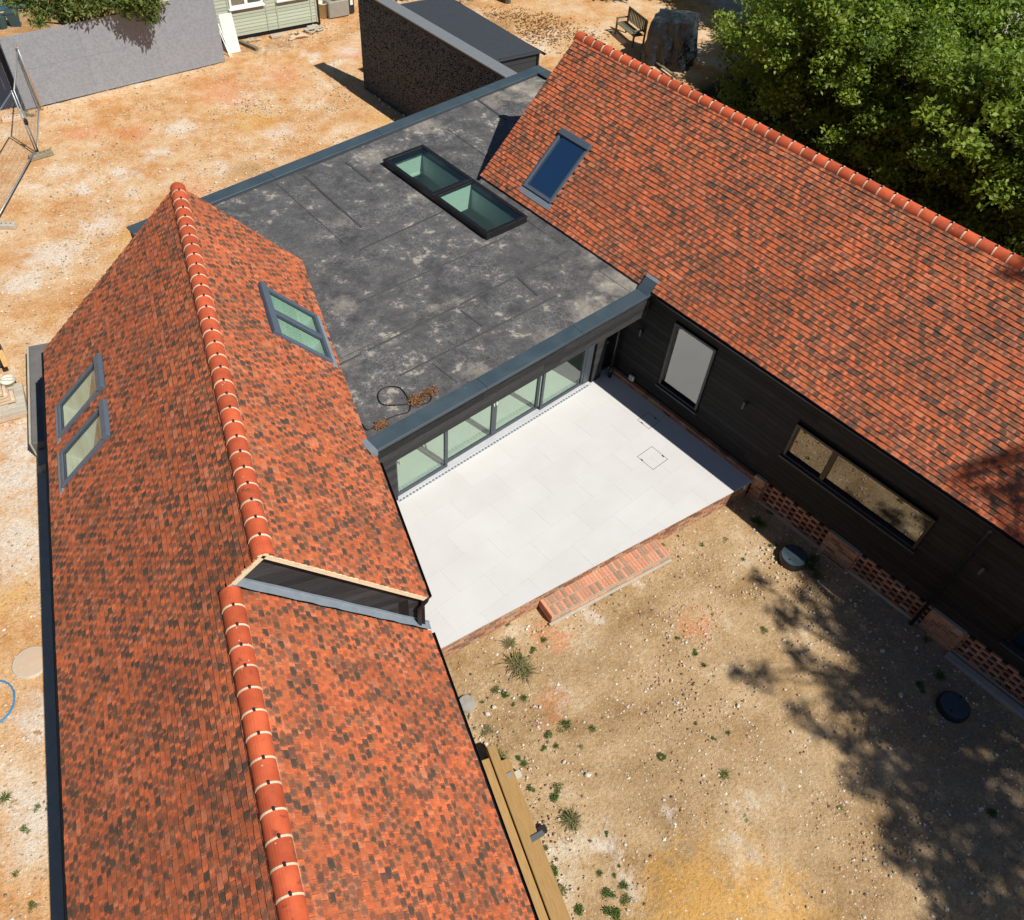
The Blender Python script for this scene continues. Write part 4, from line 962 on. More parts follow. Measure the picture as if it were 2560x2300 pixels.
# brick step
stp=thing('brick_step','long low step of bricks on edge against the terrace front','step',G(1500,1500))
pA=G(1347,1498,.235); pB=G(1642,1345,.235); sd_=(pB-pA); sL=sd_.length; sd_.normalize(); sn=Vector((sd_.y,-sd_.x,0))
HS=.235; m=MB(); m.box(pA-ZU*HS+sd_*.006-ZU*.05,sd_*(sL-.012),sn*.452,ZU*(HS-.008+.05)); so2=m.build('step_core',M['brick_mortar'],stp)
SB=brick_mesh(.065,.217,.1025,'step_brick'); nb_=int(sL/.0755)
for i in range(nb_):
    for j in range(2):
        P=pA+sd_*(.0375+i*sL/nb_)+sn*(.113+j*.228)-ZU*(.051-rb.uniform(0,.003)); place(SB,'brick',frameM(P,sd_,sn,ZU),so2)
FB=brick_mesh(.215,.1025,.065,'step_brick')
for i in range(int(sL/.225)+1):
    x=i*.225
    if x+.2<sL: place(FB,'brick',frameM(pA+sd_*(x+.1075)+sn*(.41)-ZU*(HS-.095),sd_,sn,ZU),so2)
for j in range(2): place(FB,'brick',frameM(pA+sd_*.046+sn*(.115+j*.228)-ZU*(HS-.095),sn,sd_,ZU),so2)
m=MB(); m.box(pA-ZU*HS-sd_*.05+sn*.45,sd_*(sL+.1),sn*.06,ZU*.045); m.build('step_footing',M['pale_concrete'],stp,bevel=.01)
# ------------------------------------------------------------------ platform and path beside the barn
plat=thing('concrete_platform','raised grey concrete entrance platform with a step along the barn wall','platform',(-3.7,12,0))
m=MB(); m.box((-4.16,10.75,0),(1.0,0,0),(0,3.2,0),(0,0,.45)); m.build('platform_slab',simple('felted_slab',(.15,.145,.14),.9,.15,.3,5,.3),plat,bevel=.015)
m=MB(); m.box((-4.20,10.75,0),(.038,0,0),(0,3.2,0),(0,0,.47)); m.build('edge_trim',M['pale_concrete'],plat)
m=MB(); m.box((-4.12,10.28,0),(.96,0,0),(0,.465,0),(0,0,.24)); m.build('step',M['concrete'],plat,bevel=.012)
m=MB(); m.box((-4.2,yN,-.05),(.95,0,0),(0,10.27-yN,0),(0,0,.07)); o=m.build('path',M['pale_concrete'],None,label='narrow pale concrete path along the barn wall',kind='structure')
# ------------------------------------------------------------------ flint wall and store shed
fwA=LK(10.05,vback(10.05)+.01,0); 
pn=[G(1264,193,3.30),G(940,0,3.30),G(987,0,3.30),G(1294,180,3.30)]
fdv=(pn[1]-pn[0]); fdv.z=0; fdv.normalize(); fnv=Vector((fdv.y,-fdv.x,0)); fe=G(921,218)
o0=pn[0].copy(); o0.z=0; Lw=(fe-o0).dot(fdv); wth=.46
fl=thing('flint_wall','tall dark flint wall with grey metal coping butting into the flat roof','wall',o0)
m=MB(); m.box(o0+fnv*.03,fdv*Lw,fnv*(wth-.06),ZU*3.26); core=m.build('wall_core',M['flint'],fl)
m=MB(); m.box(o0-fdv*.0+ZU*3.26,fdv*(Lw+.05),fnv*wth,ZU*.045); m.build('coping',M['coping_old'],fl,bevel=.006)
m=MB(); m.box(o0+fnv*.012+ZU*3.19,fdv*Lw,fnv*(wth-.024),ZU*.068); m.build('wall_plate',simple('brown_plate',(.055,.035,.025)),fl)
rg=random.Random(44); m=MB()
def nodule(m,P,r,rg,col=None,flat=1.0):
    q=[Vector((rg.uniform(.7,1.2),0,0)),Vector((-rg.uniform(.7,1.2),0,0)),Vector((0,rg.uniform(.6,1.1),0)),Vector((0,-rg.uniform(.6,1.1),0)),Vector((0,0,rg.uniform(.5,1)*flat)),Vector((0,0,-.6*flat))]
    a=rg.uniform(0,6.28); ca,sa=math.cos(a),math.sin(a)
    q=[P+Vector((v.x*ca-v.y*sa,v.x*sa+v.y*ca,v.z))*r for v in q]
    for f in ((0,2,4),(2,1,4),(1,3,4),(3,0,4),(2,0,5),(1,2,5),(3,1,5),(0,3,5)): m.face([q[i] for i in f],None,col)
for k in range(5200):
    P=o0+fdv*rg.uniform(.02,Lw-.02)+fnv*(.03+rg.uniform(.008,.022))+ZU*rg.uniform(.02,3.17)
    g_=rg.choice((.016,.02,.028,.036,.045,.06)); 
    if rg.random()<.008: g_=.3
    nodule(m,P,rg.uniform(.022,.048),rg,(g_*.82,g_,g_*1.3,1))
for k in range(420):
    P=o0+fdv*(Lw+.0)+fnv*rg.uniform(.04,wth-.04)+ZU*rg.uniform(.02,3.17); g_=rg.choice((.03,.05,.08,.12)); nodule(m,P,rg.uniform(.022,.045),rg,(g_*1.08,g_,g_*.95,1))
m.build('flint',M['stone'],core,kind='stuff')
shd=thing('store_shed','low store shed with dark corrugated steel roof and black lap boards','shed',G(1200,90,2.6)*1.0-ZU*2.6)
zs=2.75; a0=G(1243,150,zs); a1=G(1351,127,zs); a2=G(1130,0,zs); sdx=(a1-a0).normalized(); sdy=fdv.copy(); wS=(a1-a0).length
m=MB(); nw=46; Ls=4.8
pts=[]
for i in range(nw*4+1):
    t=i/(nw*4); x=-.25+(wS+.3)*t; h_=.018*math.cos(2*math.pi*nw*t/1); pts.append((x,h_))
V_=[]
for yy,zz in ((-.05,0),(Ls,.12)):
    for x,h_ in pts: V_.append(a0+sdx*x*1.0+sdy*yy+ZU*(h_-.05+zz))
n_=len(pts); m.poly(V_,[(i,i+1,n_+i+1,n_+i) for i in range(n_-1)]); m.build('roof_sheet',M['corrugated'],shd,True)
for k in range(6):
    m=MB(); m.box(a0+sdx*.12-ZU*(.28+.30*k)+sdy*(.03-.0),sdx*(wS-.2),sdy*.03-ZU*.02,ZU*.29); m.build('lap_board',simple('grey_lap',(.05,.055,.058),.7),shd)
m=MB(); m.box(a0+sdx*.1+sdy*.09-ZU*2.7,sdx*(wS-.16),sdy*(Ls-.3),ZU*2.6); m.build('shed_body',M['blackwall'],shd)
m=MB(); m.box(a1-sdx*.10+sdy*.0-ZU*2.7,sdx*.08,sdy*.08,ZU*2.62); m.build('corner_post',M['gutter'],shd)
gutter(shd,a1+sdx*.03-ZU*.06-sdy*.12,a1+sdx*.03+sdy*Ls-ZU*.06,sdx,.05)
# ------------------------------------------------------------------ hoarding of grey boards
hA=G(63,277); hB=G(564,155); hA.z=hB.z=0; hd=(hB-hA); hL=hd.length; hd.normalize(); hn=Vector((hd.y,-hd.x,0))
ho=thing('hoarding','tall grey painted hoarding of strand boards along the yard','hoarding',hA)
HT=2.27; mid_=(G(410,189)-hA).dot(hd)
for (a,b,z0,z1) in ((0,mid_*.5,0.03,1.22),(mid_*.5,mid_,0.03,1.22),(0,mid_*.5,1.223,HT),(mid_*.5,mid_,1.223,HT),(mid_,hL,.03,HT+.1)):
    m=MB(); m.box(hA+hd*(a+.002)+ZU*z0,hd*(b-a-.004),-hn*.018,ZU*(z1-z0-.002)); m.build('board',M['osb'],ho)
for i in range(5):
    m=MB(); m.box(hA+hd*(.1+i*(hL-.3)/4)-hn*.02,hd*.07,-hn*.07,ZU*2.2); m.build('post',M['timber_old'],ho)
m=MB(); m.box(hA-hd*.0-hn*.018,hd*.03,hn*.10,ZU*2.25); m.build('end_strip',M['navy'],ho)
# navy gate
gB=G(68,262); gB.z=0; gA=gB+Vector((-2.6,-.62,0)); gd=(gB-gA).normalized(); gn=Vector((gd.y,-gd.x,0)); gL=(gB-gA).length
ga=thing('navy_gate','dark navy boarded gate at the end of the grey hoarding','gate',gA)
k=0; x=0
while x<gL-.02:
    m=MB(); m.box(gA+gd*x+ZU*.04,gd*min(.18,gL-x),gn*(.02+.004*(k%2)),ZU*1.85); m.build('board',M['navy'],ga); x+=.185; k+=1
m=MB(); m.box(gA-gn*.02+ZU*1.88,gd*gL,gn*.09,ZU*.05); m.build('cap',simple('pale_blue_cap',(.30,.38,.50)),ga)
m=MB(); P=gB-gd*.75+gn*.03+ZU*1.0; m.box(P,gd*.04,gn*.02,ZU*.14); m.tube([P+gn*.03+ZU*.10,P+gn*.06+ZU*.10,P+gn*.06+ZU*.10-gd*.09],.01); m.build('latch',M['blackframe'],ga)
# ------------------------------------------------------------------ green boarded cabin
cA=G(597,100); cB=G(797,62); cA.z=cB.z=.12; cdv=(cB-cA).normalized(); cnv=Vector((cdv.y,-cdv.x,0)); cA=cA-cdv*.9; cL=(cB-cA).length
cab=thing('green_cabin','sage green weatherboarded cabin with white casement windows and zigzag sill trim','cabin',cA-ZU*.12)
m=MB(); m.box(cA-cnv*.06,cdv*cL,-cnv*2.2,ZU*2.6); m.build('cabin_body',M['green_board'],cab)
w1=(G(580,35)-cA).dot(cdv)
CW=[(.78,2.05,1.12,2.3),(2.62,3.85,1.12,2.3)]
z=.12; k=0
while z<2.5:
    spans=[(0,cL)]
    for (a,b,z0,z1) in CW:
        if z+.115>z0 and z<z1: spans=[q for p_,q_ in spans for q in ((p_,min(q_,a)),(max(p_,b),q_)) if q[1]-q[0]>.02]
    for a,b in spans:
        m=MB(); P=cA+cdv*a+ZU*(z-.12)
        m.poly([P-cnv*.06,P+cdv*(b-a)-cnv*.06,P+cdv*(b-a)-cnv*.035,P-cnv*.035,P-cnv*.06+ZU*.118,P+cdv*(b-a)-cnv*.06+ZU*.118,P+cdv*(b-a)-cnv*.052+ZU*.118,P-cnv*.052+ZU*.118],[(0,1,2,3),(7,6,5,4),(3,2,6,7),(0,3,7,4),(1,5,6,2)])
        m.build('weatherboard',M['green_board'],cab)
    z+=.12; k+=1
for x in (.70,2.12,2.54,3.92,cL-.05):
    m=MB(); m.box(cA+cdv*x-cnv*.05,cdv*.05,cnv*.03,ZU*2.5); m.build('batten',M['green_board'],cab)
for (a,b,z0,z1) in CW:
    m=MB(); P=cA-ZU*.12
    for (x0,x1,y0,y1) in ((a,a+.08,z0,z1),(b-.08,b,z0,z1),((a+b)/2-.06,(a+b)/2+.06,z0+.08,z1-.08),(a+.08,b-.08,z0,z0+.08),(a+.08,b-.08,z1-.08,z1)): m.box(P+cdv*x0-cnv*.05+ZU*y0,cdv*(x1-x0),cnv*.06,ZU*(y1-y0))
    wo=m.build('window',M['white_paint'],cab)
    g=MB(); g.face([P+cdv*(a+.05)-cnv*.02+ZU*(z0+.05),P+cdv*(b-.05)-cnv*.02+ZU*(z0+.05),P+cdv*(b-.05)-cnv*.02+ZU*(z1-.05),P+cdv*(a+.05)-cnv*.02+ZU*(z1-.05)]); g.build('pane',M['glass_wall'],wo)
    m=MB(); m.box(P+cdv*(a-.05)-cnv*.05+ZU*(z0-.05),cdv*(b-a+.1),cnv*.12,ZU*.05); m.build('sill',M['white_paint'],wo)
    n_=12; st=(b-a)/n_; m=MB()
    for i in range(n_): m.prism([P+cdv*(a+i*st)-cnv*.02+ZU*(z0-.055),P+cdv*(a+(i+1)*st)-cnv*.02+ZU*(z0-.055),P+cdv*(a+(i+.5)*st)-cnv*.02+ZU*(z0-.13)],cnv*.015)
    m.build('zigzag_trim',simple('grey_trim',(.30,.32,.30)),wo)
m=MB(); m.tube([cB+cnv*.0+cdv*.04+ZU*2.5,cB+cdv*.04-ZU*.1],.04,8); m.build('drainpipe',M['gutter'],cab,True)
m=MB(); m.box(cA-cnv*.0-ZU*.10,cdv*cL,-cnv*2.0,ZU*.06); m.build('underfloor',M['blackwall'],cab)
for q in ((690,92),(782,70)):
    P=G(*q); m=MB(); m.box(P-cdv*.22-cnv*.08,cdv*.44,cnv*.2,ZU*.09); m.build('support_block',M['pale_concrete'],cab,bevel=.01)
# leaning boards and off-cuts
bA=G(586,131); t=thing('leaning_board','white painted board leaning against the green cabin','board',bA)
m=MB(); m.prism([bA-cdv*.24,bA+cdv*.24,bA+cdv*.24-cnv*.30+ZU*1.25,bA-cdv*.24-cnv*.30+ZU*1.25],cnv*.02); m.build('panel',M['white_paint'],t)
bA=G(575,143); t=thing('leaning_board','narrow white strips leaning on edge beside the hoarding end','board',bA)
for k in range(2):
    m=MB(); P=bA+cdv*.06*k; m.prism([P,P+cdv*.03,P+cdv*(-.10)-cnv*.5+ZU*1.0,P-cdv*.13-cnv*.5+ZU*1.0],cnv*.015-ZU*.0); m.build('strip',M['white_paint'],t)
def beam(name,label,P,Q,w_,h_,mat,cat,z=0,group=None):
    P=Vector(P);Q=Vector(Q); P.z=Q.z=z; d=(Q-P).normalized(); s_=Vector((-d.y,d.x,0)); m=MB(); m.box(P-s_*w_/2,d*(Q-P).length,s_*w_,ZU*h_)
    return m.build(name,M[mat],None,bevel=.006,label=label,cat=cat,group=group)
beam('timber_post','short weathered timber post lying in front of the green cabin',G(600,108),G(643,127),.13,.12,'timber_old','post')
# bucket, cart
def tub(name,label,P,r0,r1,h,mat,cat):
    t=thing(name,label,cat,P); m=MB(); m.lathe(P,[(r0,0),(r1,h),(r1+.015,h),(r1+.015,h-.03),(r1-.012,h-.03),(r0-.012,.03)],20,cap=True); m.build('tub',M[mat],t,True)
    m=MB(); m.tube([P+Vector((math.cos(a)*(r1+.01),0,h+math.sin(a)*.05)) for a in [math.pi*k/8 for k in range(9)]],.006,5); m.build('handle',M['galv'],t); return t
tub('plastic_bucket','cream plastic bucket beside the cabin drainpipe',G(809,42),.17,.2,.55,'bucket','bucket')
tub('plastic_bucket','white lidded tub on the ground behind the stacked cement bags',G(31,972),.13,.15,.30,'bucket','bucket')
P=G(848,44); t=thing('covered_crate','grey sheeted crate with a yellow plastic sack on top beside the bucket','crate',P)
m=MB(); m.box(P-cdv*.42,cdv*.9,-cnv*.8,ZU*.62); m.build('crate',M['concrete'],t,bevel=.04)
m=MB()
for k in range(9):
    pass
bm=bmesh.new(); bmesh.ops.create_icosphere(bm,subdivisions=3,radius=1)
for v in bm.verts:
    nn=noise.noise(v.co*2.2)*.25; v.co=Vector((v.co.x*.36,v.co.y*.3,v.co.z*.17))*(1+nn)
me=bpy.data.meshes.new('yellow_sack'); bm.to_mesh(me); bm.free(); me.materials.append(M['yellow']); place(me,'plastic_sack',Matrix.Translation(P-cnv*.3+ZU*.74+cdv*.05),None,label='crumpled yellow plastic sack lying on the grey crate',cat='sack')
P=G(880,35); t=thing('folded_dust_sheet','dark dust sheet with a white label hanging behind the grey crate','sheet',P); m=MB(); m.box(P-cdv*.15,cdv*.3,-cnv*.5,ZU*.75); m.build('sheet',M['tarp'],t,bevel=.05)
m=MB(); m.box(P-cdv*.05+cnv*.004+ZU*.35,cdv*.12,cnv*.006,ZU*.18); m.build('label_patch',M['white_paint'],t)
P=G(780,78)
def rope(name,label,px,seed,mat,cat,r=.02,z=.03,n=14,spread=.22):
    rg=random.Random(seed); P=G(*px); pts=[P+Vector((rg.gauss(0,spread),rg.gauss(0,spread*.6),z+rg.uniform(0,.08))) for _ in range(n)]
    m=MB(); m.tube(spline(pts,5),r,5); return m.build(name,M[mat],None,True,label=label,cat=cat)
rope('crumpled_cloth','crumpled pale cloth strips at the cabin corner',(783,78),3,'pale_concrete','cloth',.025)
rope('coiled_rope','pale tangled rope lying under the green cabin wall',(630,102),4,'pale_concrete','rope',.012)
rope('rubble_clump','clump of pale crumpled paper sacks in front of the cabin',(740,95),5,'bagp','rubbish',.045)
# ------------------------------------------------------------------ temporary mesh fence
def fpanel(P,Q,label,ht=1.95):
    t=thing('mesh_fence',label,'fence',P,'temporary mesh fence panels'); d=(Q-P).normalized()
    for nm,a,b in (('post',P,P+ZU*ht),('post',Q,Q+ZU*ht),('rail',P+ZU*.12,Q+ZU*.12),('rail',P+ZU*(ht-.03),Q+ZU*(ht-.03))):
        m=MB(); m.tube([a,b],.021,8); m.build(nm,M['galv'],t,True)
    L=(Q-P).length; m=MB(); x=.1
    while x<L: m.tube([P+d*x+ZU*.12,P+d*x+ZU*(ht-.03)],.0022,3,False); x+=.10
    z=.35
    while z<ht-.1: m.tube([P+d*.0+ZU*z,Q+ZU*z],.0022,3,False); z+=.26
    m.build('wire_mesh',M['galv'],t,kind='stuff'); return t
f1_=G(98.6,386); f2_=G(103,276); f3_=G(1,557); 
for q in (f1_,f2_,f3_): q.z=.06
fpanel(f1_,f2_,'galvanised mesh fence panel running to the hoarding with an orange stick tied to it')
fpanel(f1_+Vector((-.06,-.05,0)),f3_,'galvanised mesh fence panel between two concrete feet, leading away from the hoarding')
m=MB(); m.tube([f2_+Vector((.06,.03,-.05)),f2_+Vector((-.02,.10,1.98))],.022,4); m.build('timber_stick',M['orange_wood'],None,label='orange timber batten propped against the mesh fence post',cat='batten')
m=MB(); q=f1_+Vector((-.02,-.02,1.0)); m.lathe(q,[(.05,-.09),(.065,-.05),(.065,.05),(.05,.09)],10); m.build('fence_coupler',M['rubber'],None,True,label='black clamp joining the two mesh fence posts',cat='clamp')
def foot(px,label,mat,ang):
    P=G(*px); d=Vector((math.cos(ang),math.sin(ang),0)); s_=Vector((-d.y,d.x,0)); t=thing('concrete_block',label,'block',P,'feet of the mesh fence')
    m=MB(); b=[P-d*.36-s_*.11,P+d*.36-s_*.11,P+d*.36+s_*.11,P-d*.36+s_*.11]; tp_=[p+(P-p)*.08+ZU*.13 for p in b]
    m.poly(b+tp_,[(3,2,1,0),(4,5,6,7),(0,1,5,4),(1,2,6,5),(2,3,7,6),(3,0,4,7)]); m.build('block',M[mat],t,bevel=.012)
    for k in (-.24,-.12,0,.12,.24): m=MB(); m.lathe(P+d*k+ZU*.1305,[(.022,0),(.022,.002)],8); m.build('socket_hole',M['rubber'],t)
foot((104,392),'weathered timber-coloured block foot where the two fence panels meet','timber_old',.35)
foot((8,568),'pale concrete block foot at the outer end of the fence','pale_concrete',-.3)
foot((36,300),'square yellowish block foot behind the mesh fence by the navy gate','bagp',.1)
# pots behind the hoarding
for q,r,lab in (((40,62),.19,'square tapering dark teal planter behind the hoarding'),((8,70),.2,'round dark teal pot beside the square planter behind the hoarding')):
    P=G(q[0],q[1],0); t=thing('plant_pot',lab,'plant pot',P); m=MB()
    if r<.195: 
        m.prism([P+Vector((x*r,y*r,0)) for x,y in ((-1,-1),(1,-1),(1,1),(-1,1))],ZU*.02)
        b=[P+Vector((x*r*.8,y*r*.8,0.02)) for x,y in ((-1,-1),(1,-1),(1,1),(-1,1))]; tt=[P+Vector((x*r*1.15,y*r*1.15,.5)) for x,y in ((-1,-1),(1,-1),(1,1),(-1,1))]
        m.poly(b+tt,[(0,1,5,4),(1,2,6,5),(2,3,7,6),(3,0,4,7)]); m.poly([p-ZU*.06 for p in tt],[(0,1,2,3)])
    else: m.lathe(P,[(r*.75,0),(r*1.1,.38),(r*1.15,.42),(r*1.0,.42),(r*.95,.36),(.01,.36)],18)
    m.build('pot',M['pot'],t)
m=MB(); P=G(18,30); m.box(P-Vector((.9,0,0)),(1.9,.3,0),(-.1,.6,0),(0,0,.7)); m.build('blue_box',simple('blue_sheet',(.04,.13,.19),.5),None,bevel=.03,label='blue storage box half hidden behind the pots',cat='box')
# ------------------------------------------------------------------ cement bags and setts by the left edge
P=G(38,1045); t0=thing('paving_pallet','low pallet of pale granite setts by the left yard edge','pallet',P)
m=MB(); m.box(P+Vector((-.75,-.12,0)),(1.05,.12,0),(-.12,1.0,0),(0,0,.10)); m.build('pallet_base',M['bagp'],t0)
rg=random.Random(12)
SET=brick_mesh(.19,.11,.09,'step_brick'); SET=brick_mesh(.19,.12,.09,'step_brick'); SET.materials.clear(); SET.materials.append(M['pale_concrete'])
for i in range(6):
    for j in range(7):
        place(SET,'granite_sett',Matrix.Translation(P+Vector((-.66+i*.17-j*.012,-.04+j*.135+i*.02,.145+rg.uniform(-.01,.015))))@Matrix.Rotation(.1+rg.uniform(-.08,.08),4,'Z'),t0)
for k in range(4):
    t=thing('cement_bag','buff paper cement bag in the pile on the granite setts' if k<3 else 'top cement bag with white and navy print on the pile','bag',P+Vector((-.2,.42,.2+k*.095)),'stacked cement bags' if k<3 else None)
    bm=bmesh.new(); bmesh.ops.create_cube(bm,size=1,matrix=Matrix.Diagonal((.52,.36,.11,1))); bmesh.ops.subdivide_edges(bm,edges=bm.edges[:],cuts=4,use_grid_fill=True)
    for v in bm.verts:
        e=max(abs(v.co.x)/.26,abs(v.co.y)/.18); v.co.z*=1-.55*max(0,e-.35)**2; v.co+=Vector((0,0,noise.noise(v.co*7+Vector((k*3,0,0)))*.012))
    me=bpy.data.meshes.new('sack'); bm.to_mesh(me); bm.free(); me.materials.append(M['bagp']); me.polygons.foreach_set('use_smooth',[True]*len(me.polygons))
    o=bpy.data.objects.new('sack',me); C.objects.link(o); o.parent=t; o.rotation_euler=(0,0,.18+rg.uniform(-.05,.05)); o.location=(-.04*k+rg.uniform(-.02,.02),-.02*k,.055)
    if k==3:
        for (x,y,w_,h_,mt) in ((-.1,-.13,.28,.25,'bagprint'),(-.2,-.13,.09,.25,'navyprint'),(-.07,-.09,.012,.16,'navyprint'),(-.03,-.09,.012,.16,'navyprint'),(.01,-.05,.012,.1,'navyprint')):
            q=MB(); q.box((x,y,.052 if mt=='bagprint' else .0535),(w_,0,0),(0,h_,0),(0,0,.004)); me=q.mesh('print',M[mt]); oo=bpy.data.objects.new('bag_print',me); C.objects.link(oo); oo.parent=t; oo.location=(-.12,-.06,.055); oo.rotation_euler=(0,0,.18)
m=MB(); P=G(4,905); m.box(P+Vector((-.5,-.3,0)),(.6,.05,0),(-.05,.7,0),(0,0,.28)); m.build('dark_tarp_pile',M['tarp'],None,bevel=.06,label='dark green sheeted pile at the yard edge',cat='pile')
beam('timber_plank','pale plank leaning out over the sheeted pile at the yard edge',G(0,878,.3),G(17,916,.3),.12,.04,'timber_new','plank',.29)
m=MB(); hc=G(-16,1760); m.tube([hc+Vector((.34*math.cos(a),.42*math.sin(a),.025+.012*(k//24))) for k,a in enumerate([2*math.pi*i/24 for i in range(60)])],.014,6); m.build('hose',M['blue_hose'],None,True,label='coil of bright blue hose at the yard edge',cat='hose')
# ------------------------------------------------------------------ covers in the soil
def cover(px,r,label,mat,rim,ht,tilt=0,z=0):
    P=G(px[0],px[1],z); P.z=z; t=thing('manhole_cover',label,'manhole cover',P); m=MB(); m.lathe(P,[(r*1.08,-.1),(r*1.08,ht*.7),(r*1.02,ht)],32,cap=False); m.lathe(P,[(r*1.02,ht),(r*.96,ht)],32,cap=False); m.build('rim',M[rim],t,True)
    m=MB(); m.lathe(P,[(r*.965,ht-.02),(r*.965,ht+.004),(r*.6,ht+.008),(.02,ht+.012)],32); m.build('lid',M[mat],t)
    for a in (0.4,3.54): m=MB(); m.box(P+Vector((math.cos(a)*r*.7,math.sin(a)*r*.7,ht+.006)),(.05,0,0),(0,.03,0),(0,0,.006)); m.build('lift_key',M[rim],t)
cover((1167,1760),.145,'round grey concrete inspection cover beside the barn gutter','concrete','concrete',.05)
cover((1980,1398),.27,'black plastic drain cover standing proud among weeds near the brick pier','coping','gutter',.14)
cover((2380,1770),.27,'black plastic drain cover in deep tree shade on the stony soil','coping','gutter',.12)
cover((78,1655),.29,'large round dusty cover set flush in the pale yard ground','bagp','pale_concrete',.015)
# ------------------------------------------------------------------ sleepers by the barn
slp=[((1194,1912),(1388,2420),.16,.12,.18,'narrow'),((1222,1905),(1430,2420),.2,.12,.22,'wide'),((1256,1900),(1462,2420),.17,.2,.24,'deep'),((1288,1946),(1500,2440),.17,.1,.16,'outer')]
x0_=2.33; lab=['pale new timber sleeper half tucked under the barn gutter','flat new timber sleeper, second from the barn gutter','tall grooved timber sleeper standing above its neighbours in the stack','outermost new timber sleeper lying on dark packers']
for k,(xa,wd_,zb_,ht_,ys_) in enumerate(((2.31,.12,.12,.22,1.28),(2.452,.165,.12,.20,1.30),(2.634,.15,.12,.25,1.47),(2.80,.15,.12,.10,1.22))):
    m=MB(); m.box((xa,-3.2,zb_),(wd_,0,0),(0,ys_+3.2,0),(0,0,ht_)); m.build('timber_sleeper',M['timber_new'],None,bevel=.008,label=lab[k],cat='sleeper')
for yy,l_,mt,lb in ((.80,.80,'pale_concrete','pale packer block under the sleeper stack, towards the terrace'),(-.16,.86,'rubber','dark packer block under the sleeper stack, away from the terrace')):
    m=MB(); m.box((2.28,yy,-.01),(l_,.10,0),(-.015,.12,0),(0,0,.125)); m.build('packer_block',M[mt],None,bevel=.008,label=lb,cat='block')
m=MB(); m.box((2.79,-.17,.222),(.25,.035,0),(-.012,.085,0),(0,0,.03)); m.build('slate_offcut',simple('slate',(.10,.105,.11)),None,label='grey slate off-cut lying across the outermost sleeper',cat='slate')
m=MB(); m.box((2.79,.90,.222),(.13,.02,0),(-.012,.07,0),(0,0,.02)); m.build('slate_offcut',M['concrete'],None,label='small grey off-cut on the outermost sleeper near its end',cat='slate')
# ------------------------------------------------------------------ bench, covered object, plank
bA,bBp=G(1540,112),G(1590,168); 
bs=G(1535,80); bcen=G(1580,105); bench=thing('garden_bench','weathered slatted garden bench standing in the tree shade','bench',bcen)
b1=G(1556,118); b2=G(1582,122); 
bl=G(1536,84); brr=G(1584,124); bx=(brr-bl).normalized(); by=Vector((-bx.y,bx.x,0)); 
if by.dot(Vector((1,1,0)))<0: by=-by
Lb=1.35; Ob=bl.copy(); Ob.z=0
for xx in (0,Lb):
    for yy,hh in ((0,.62),(.5,.95)):
        m=MB(); m.box(Ob+bx*xx+by*yy,bx*.06,by*.06,ZU*hh); m.build('leg',M['bench'],bench)
    m=MB(); m.box(Ob+bx*(xx-.01)+by*-.02+ZU*.60,bx*.08,by*.56,ZU*.04); m.build('armrest',M['bench'],bench)
for k in range(5): m=MB(); m.box(Ob+bx*.0+by*(.0+k*.095)+ZU*.42,bx*(Lb+.06),by*.075,ZU*.03); m.build('seat_slat',M['bench'],bench)
for k in range(11): m=MB(); m.box(Ob+bx*(.1+k*.115)+by*.50+ZU*.5,bx*.06,by*.03+ZU*0,ZU*.42); m.build('back_slat',M['bench'],bench)
m=MB(); m.box(Ob+by*.5+ZU*.92,bx*(Lb+.06),by*.05,ZU*.08); m.build('top_rail',M['bench'],bench)
cc=G(1668,150); cc.z=0
cv=thing('tarpaulin_cover','tall object wrapped in a loose black tarpaulin beside the bench','tarpaulin',cc)
bm=bmesh.new(); bmesh.ops.create_cube(bm,size=2); bmesh.ops.subdivide_edges(bm,edges=bm.edges[:],cuts=16,use_grid_fill=True)
for v in bm.verts:
    x,y,z=v.co; rz=(z+1)/2; tp=1.06-.22*rz
    X=x*.88*tp; Y=y*.78*tp
    a=math.atan2(y,x); fold=.085*math.sin(a*11+3*noise.noise((x,y,z*.6)))*(1-.6*rz)+.10*noise.noise((x*2.2,y*2.2,z*1.4))
    r=math.hypot(X,Y); 
    if r>1e-4: X*=1+fold/max(r,.3); Y*=1+fold/max(r,.3)
    Z=rz*1.62+.05*noise.noise((x*2,y*2,5))+(.12*(1-x*x)*(1-y*y)+.1*x if rz>.99 else 0)
    v.co=(X,Y,Z)
me=bpy.data.meshes.new('tarpaulin'); bm.to_mesh(me); bm.free(); me.materials.append(M['tarp']); o=bpy.data.objects.new('tarpaulin_sheet',me); C.objects.link(o); o.parent=cv; o.rotation_euler=(0,0,-.75)
m=MB(); pts=[cc+Vector((.92*math.cos(a),.84*math.sin(a),.95+.06*math.sin(3*a))) for a in [2*math.pi*k/24 for k in range(25)]]
beam('timber_plank','yellowish plank lying in front of the tarpaulin covered object',G(1600,133),G(1694,205),.12,.05,'timber_old','plank',.1)
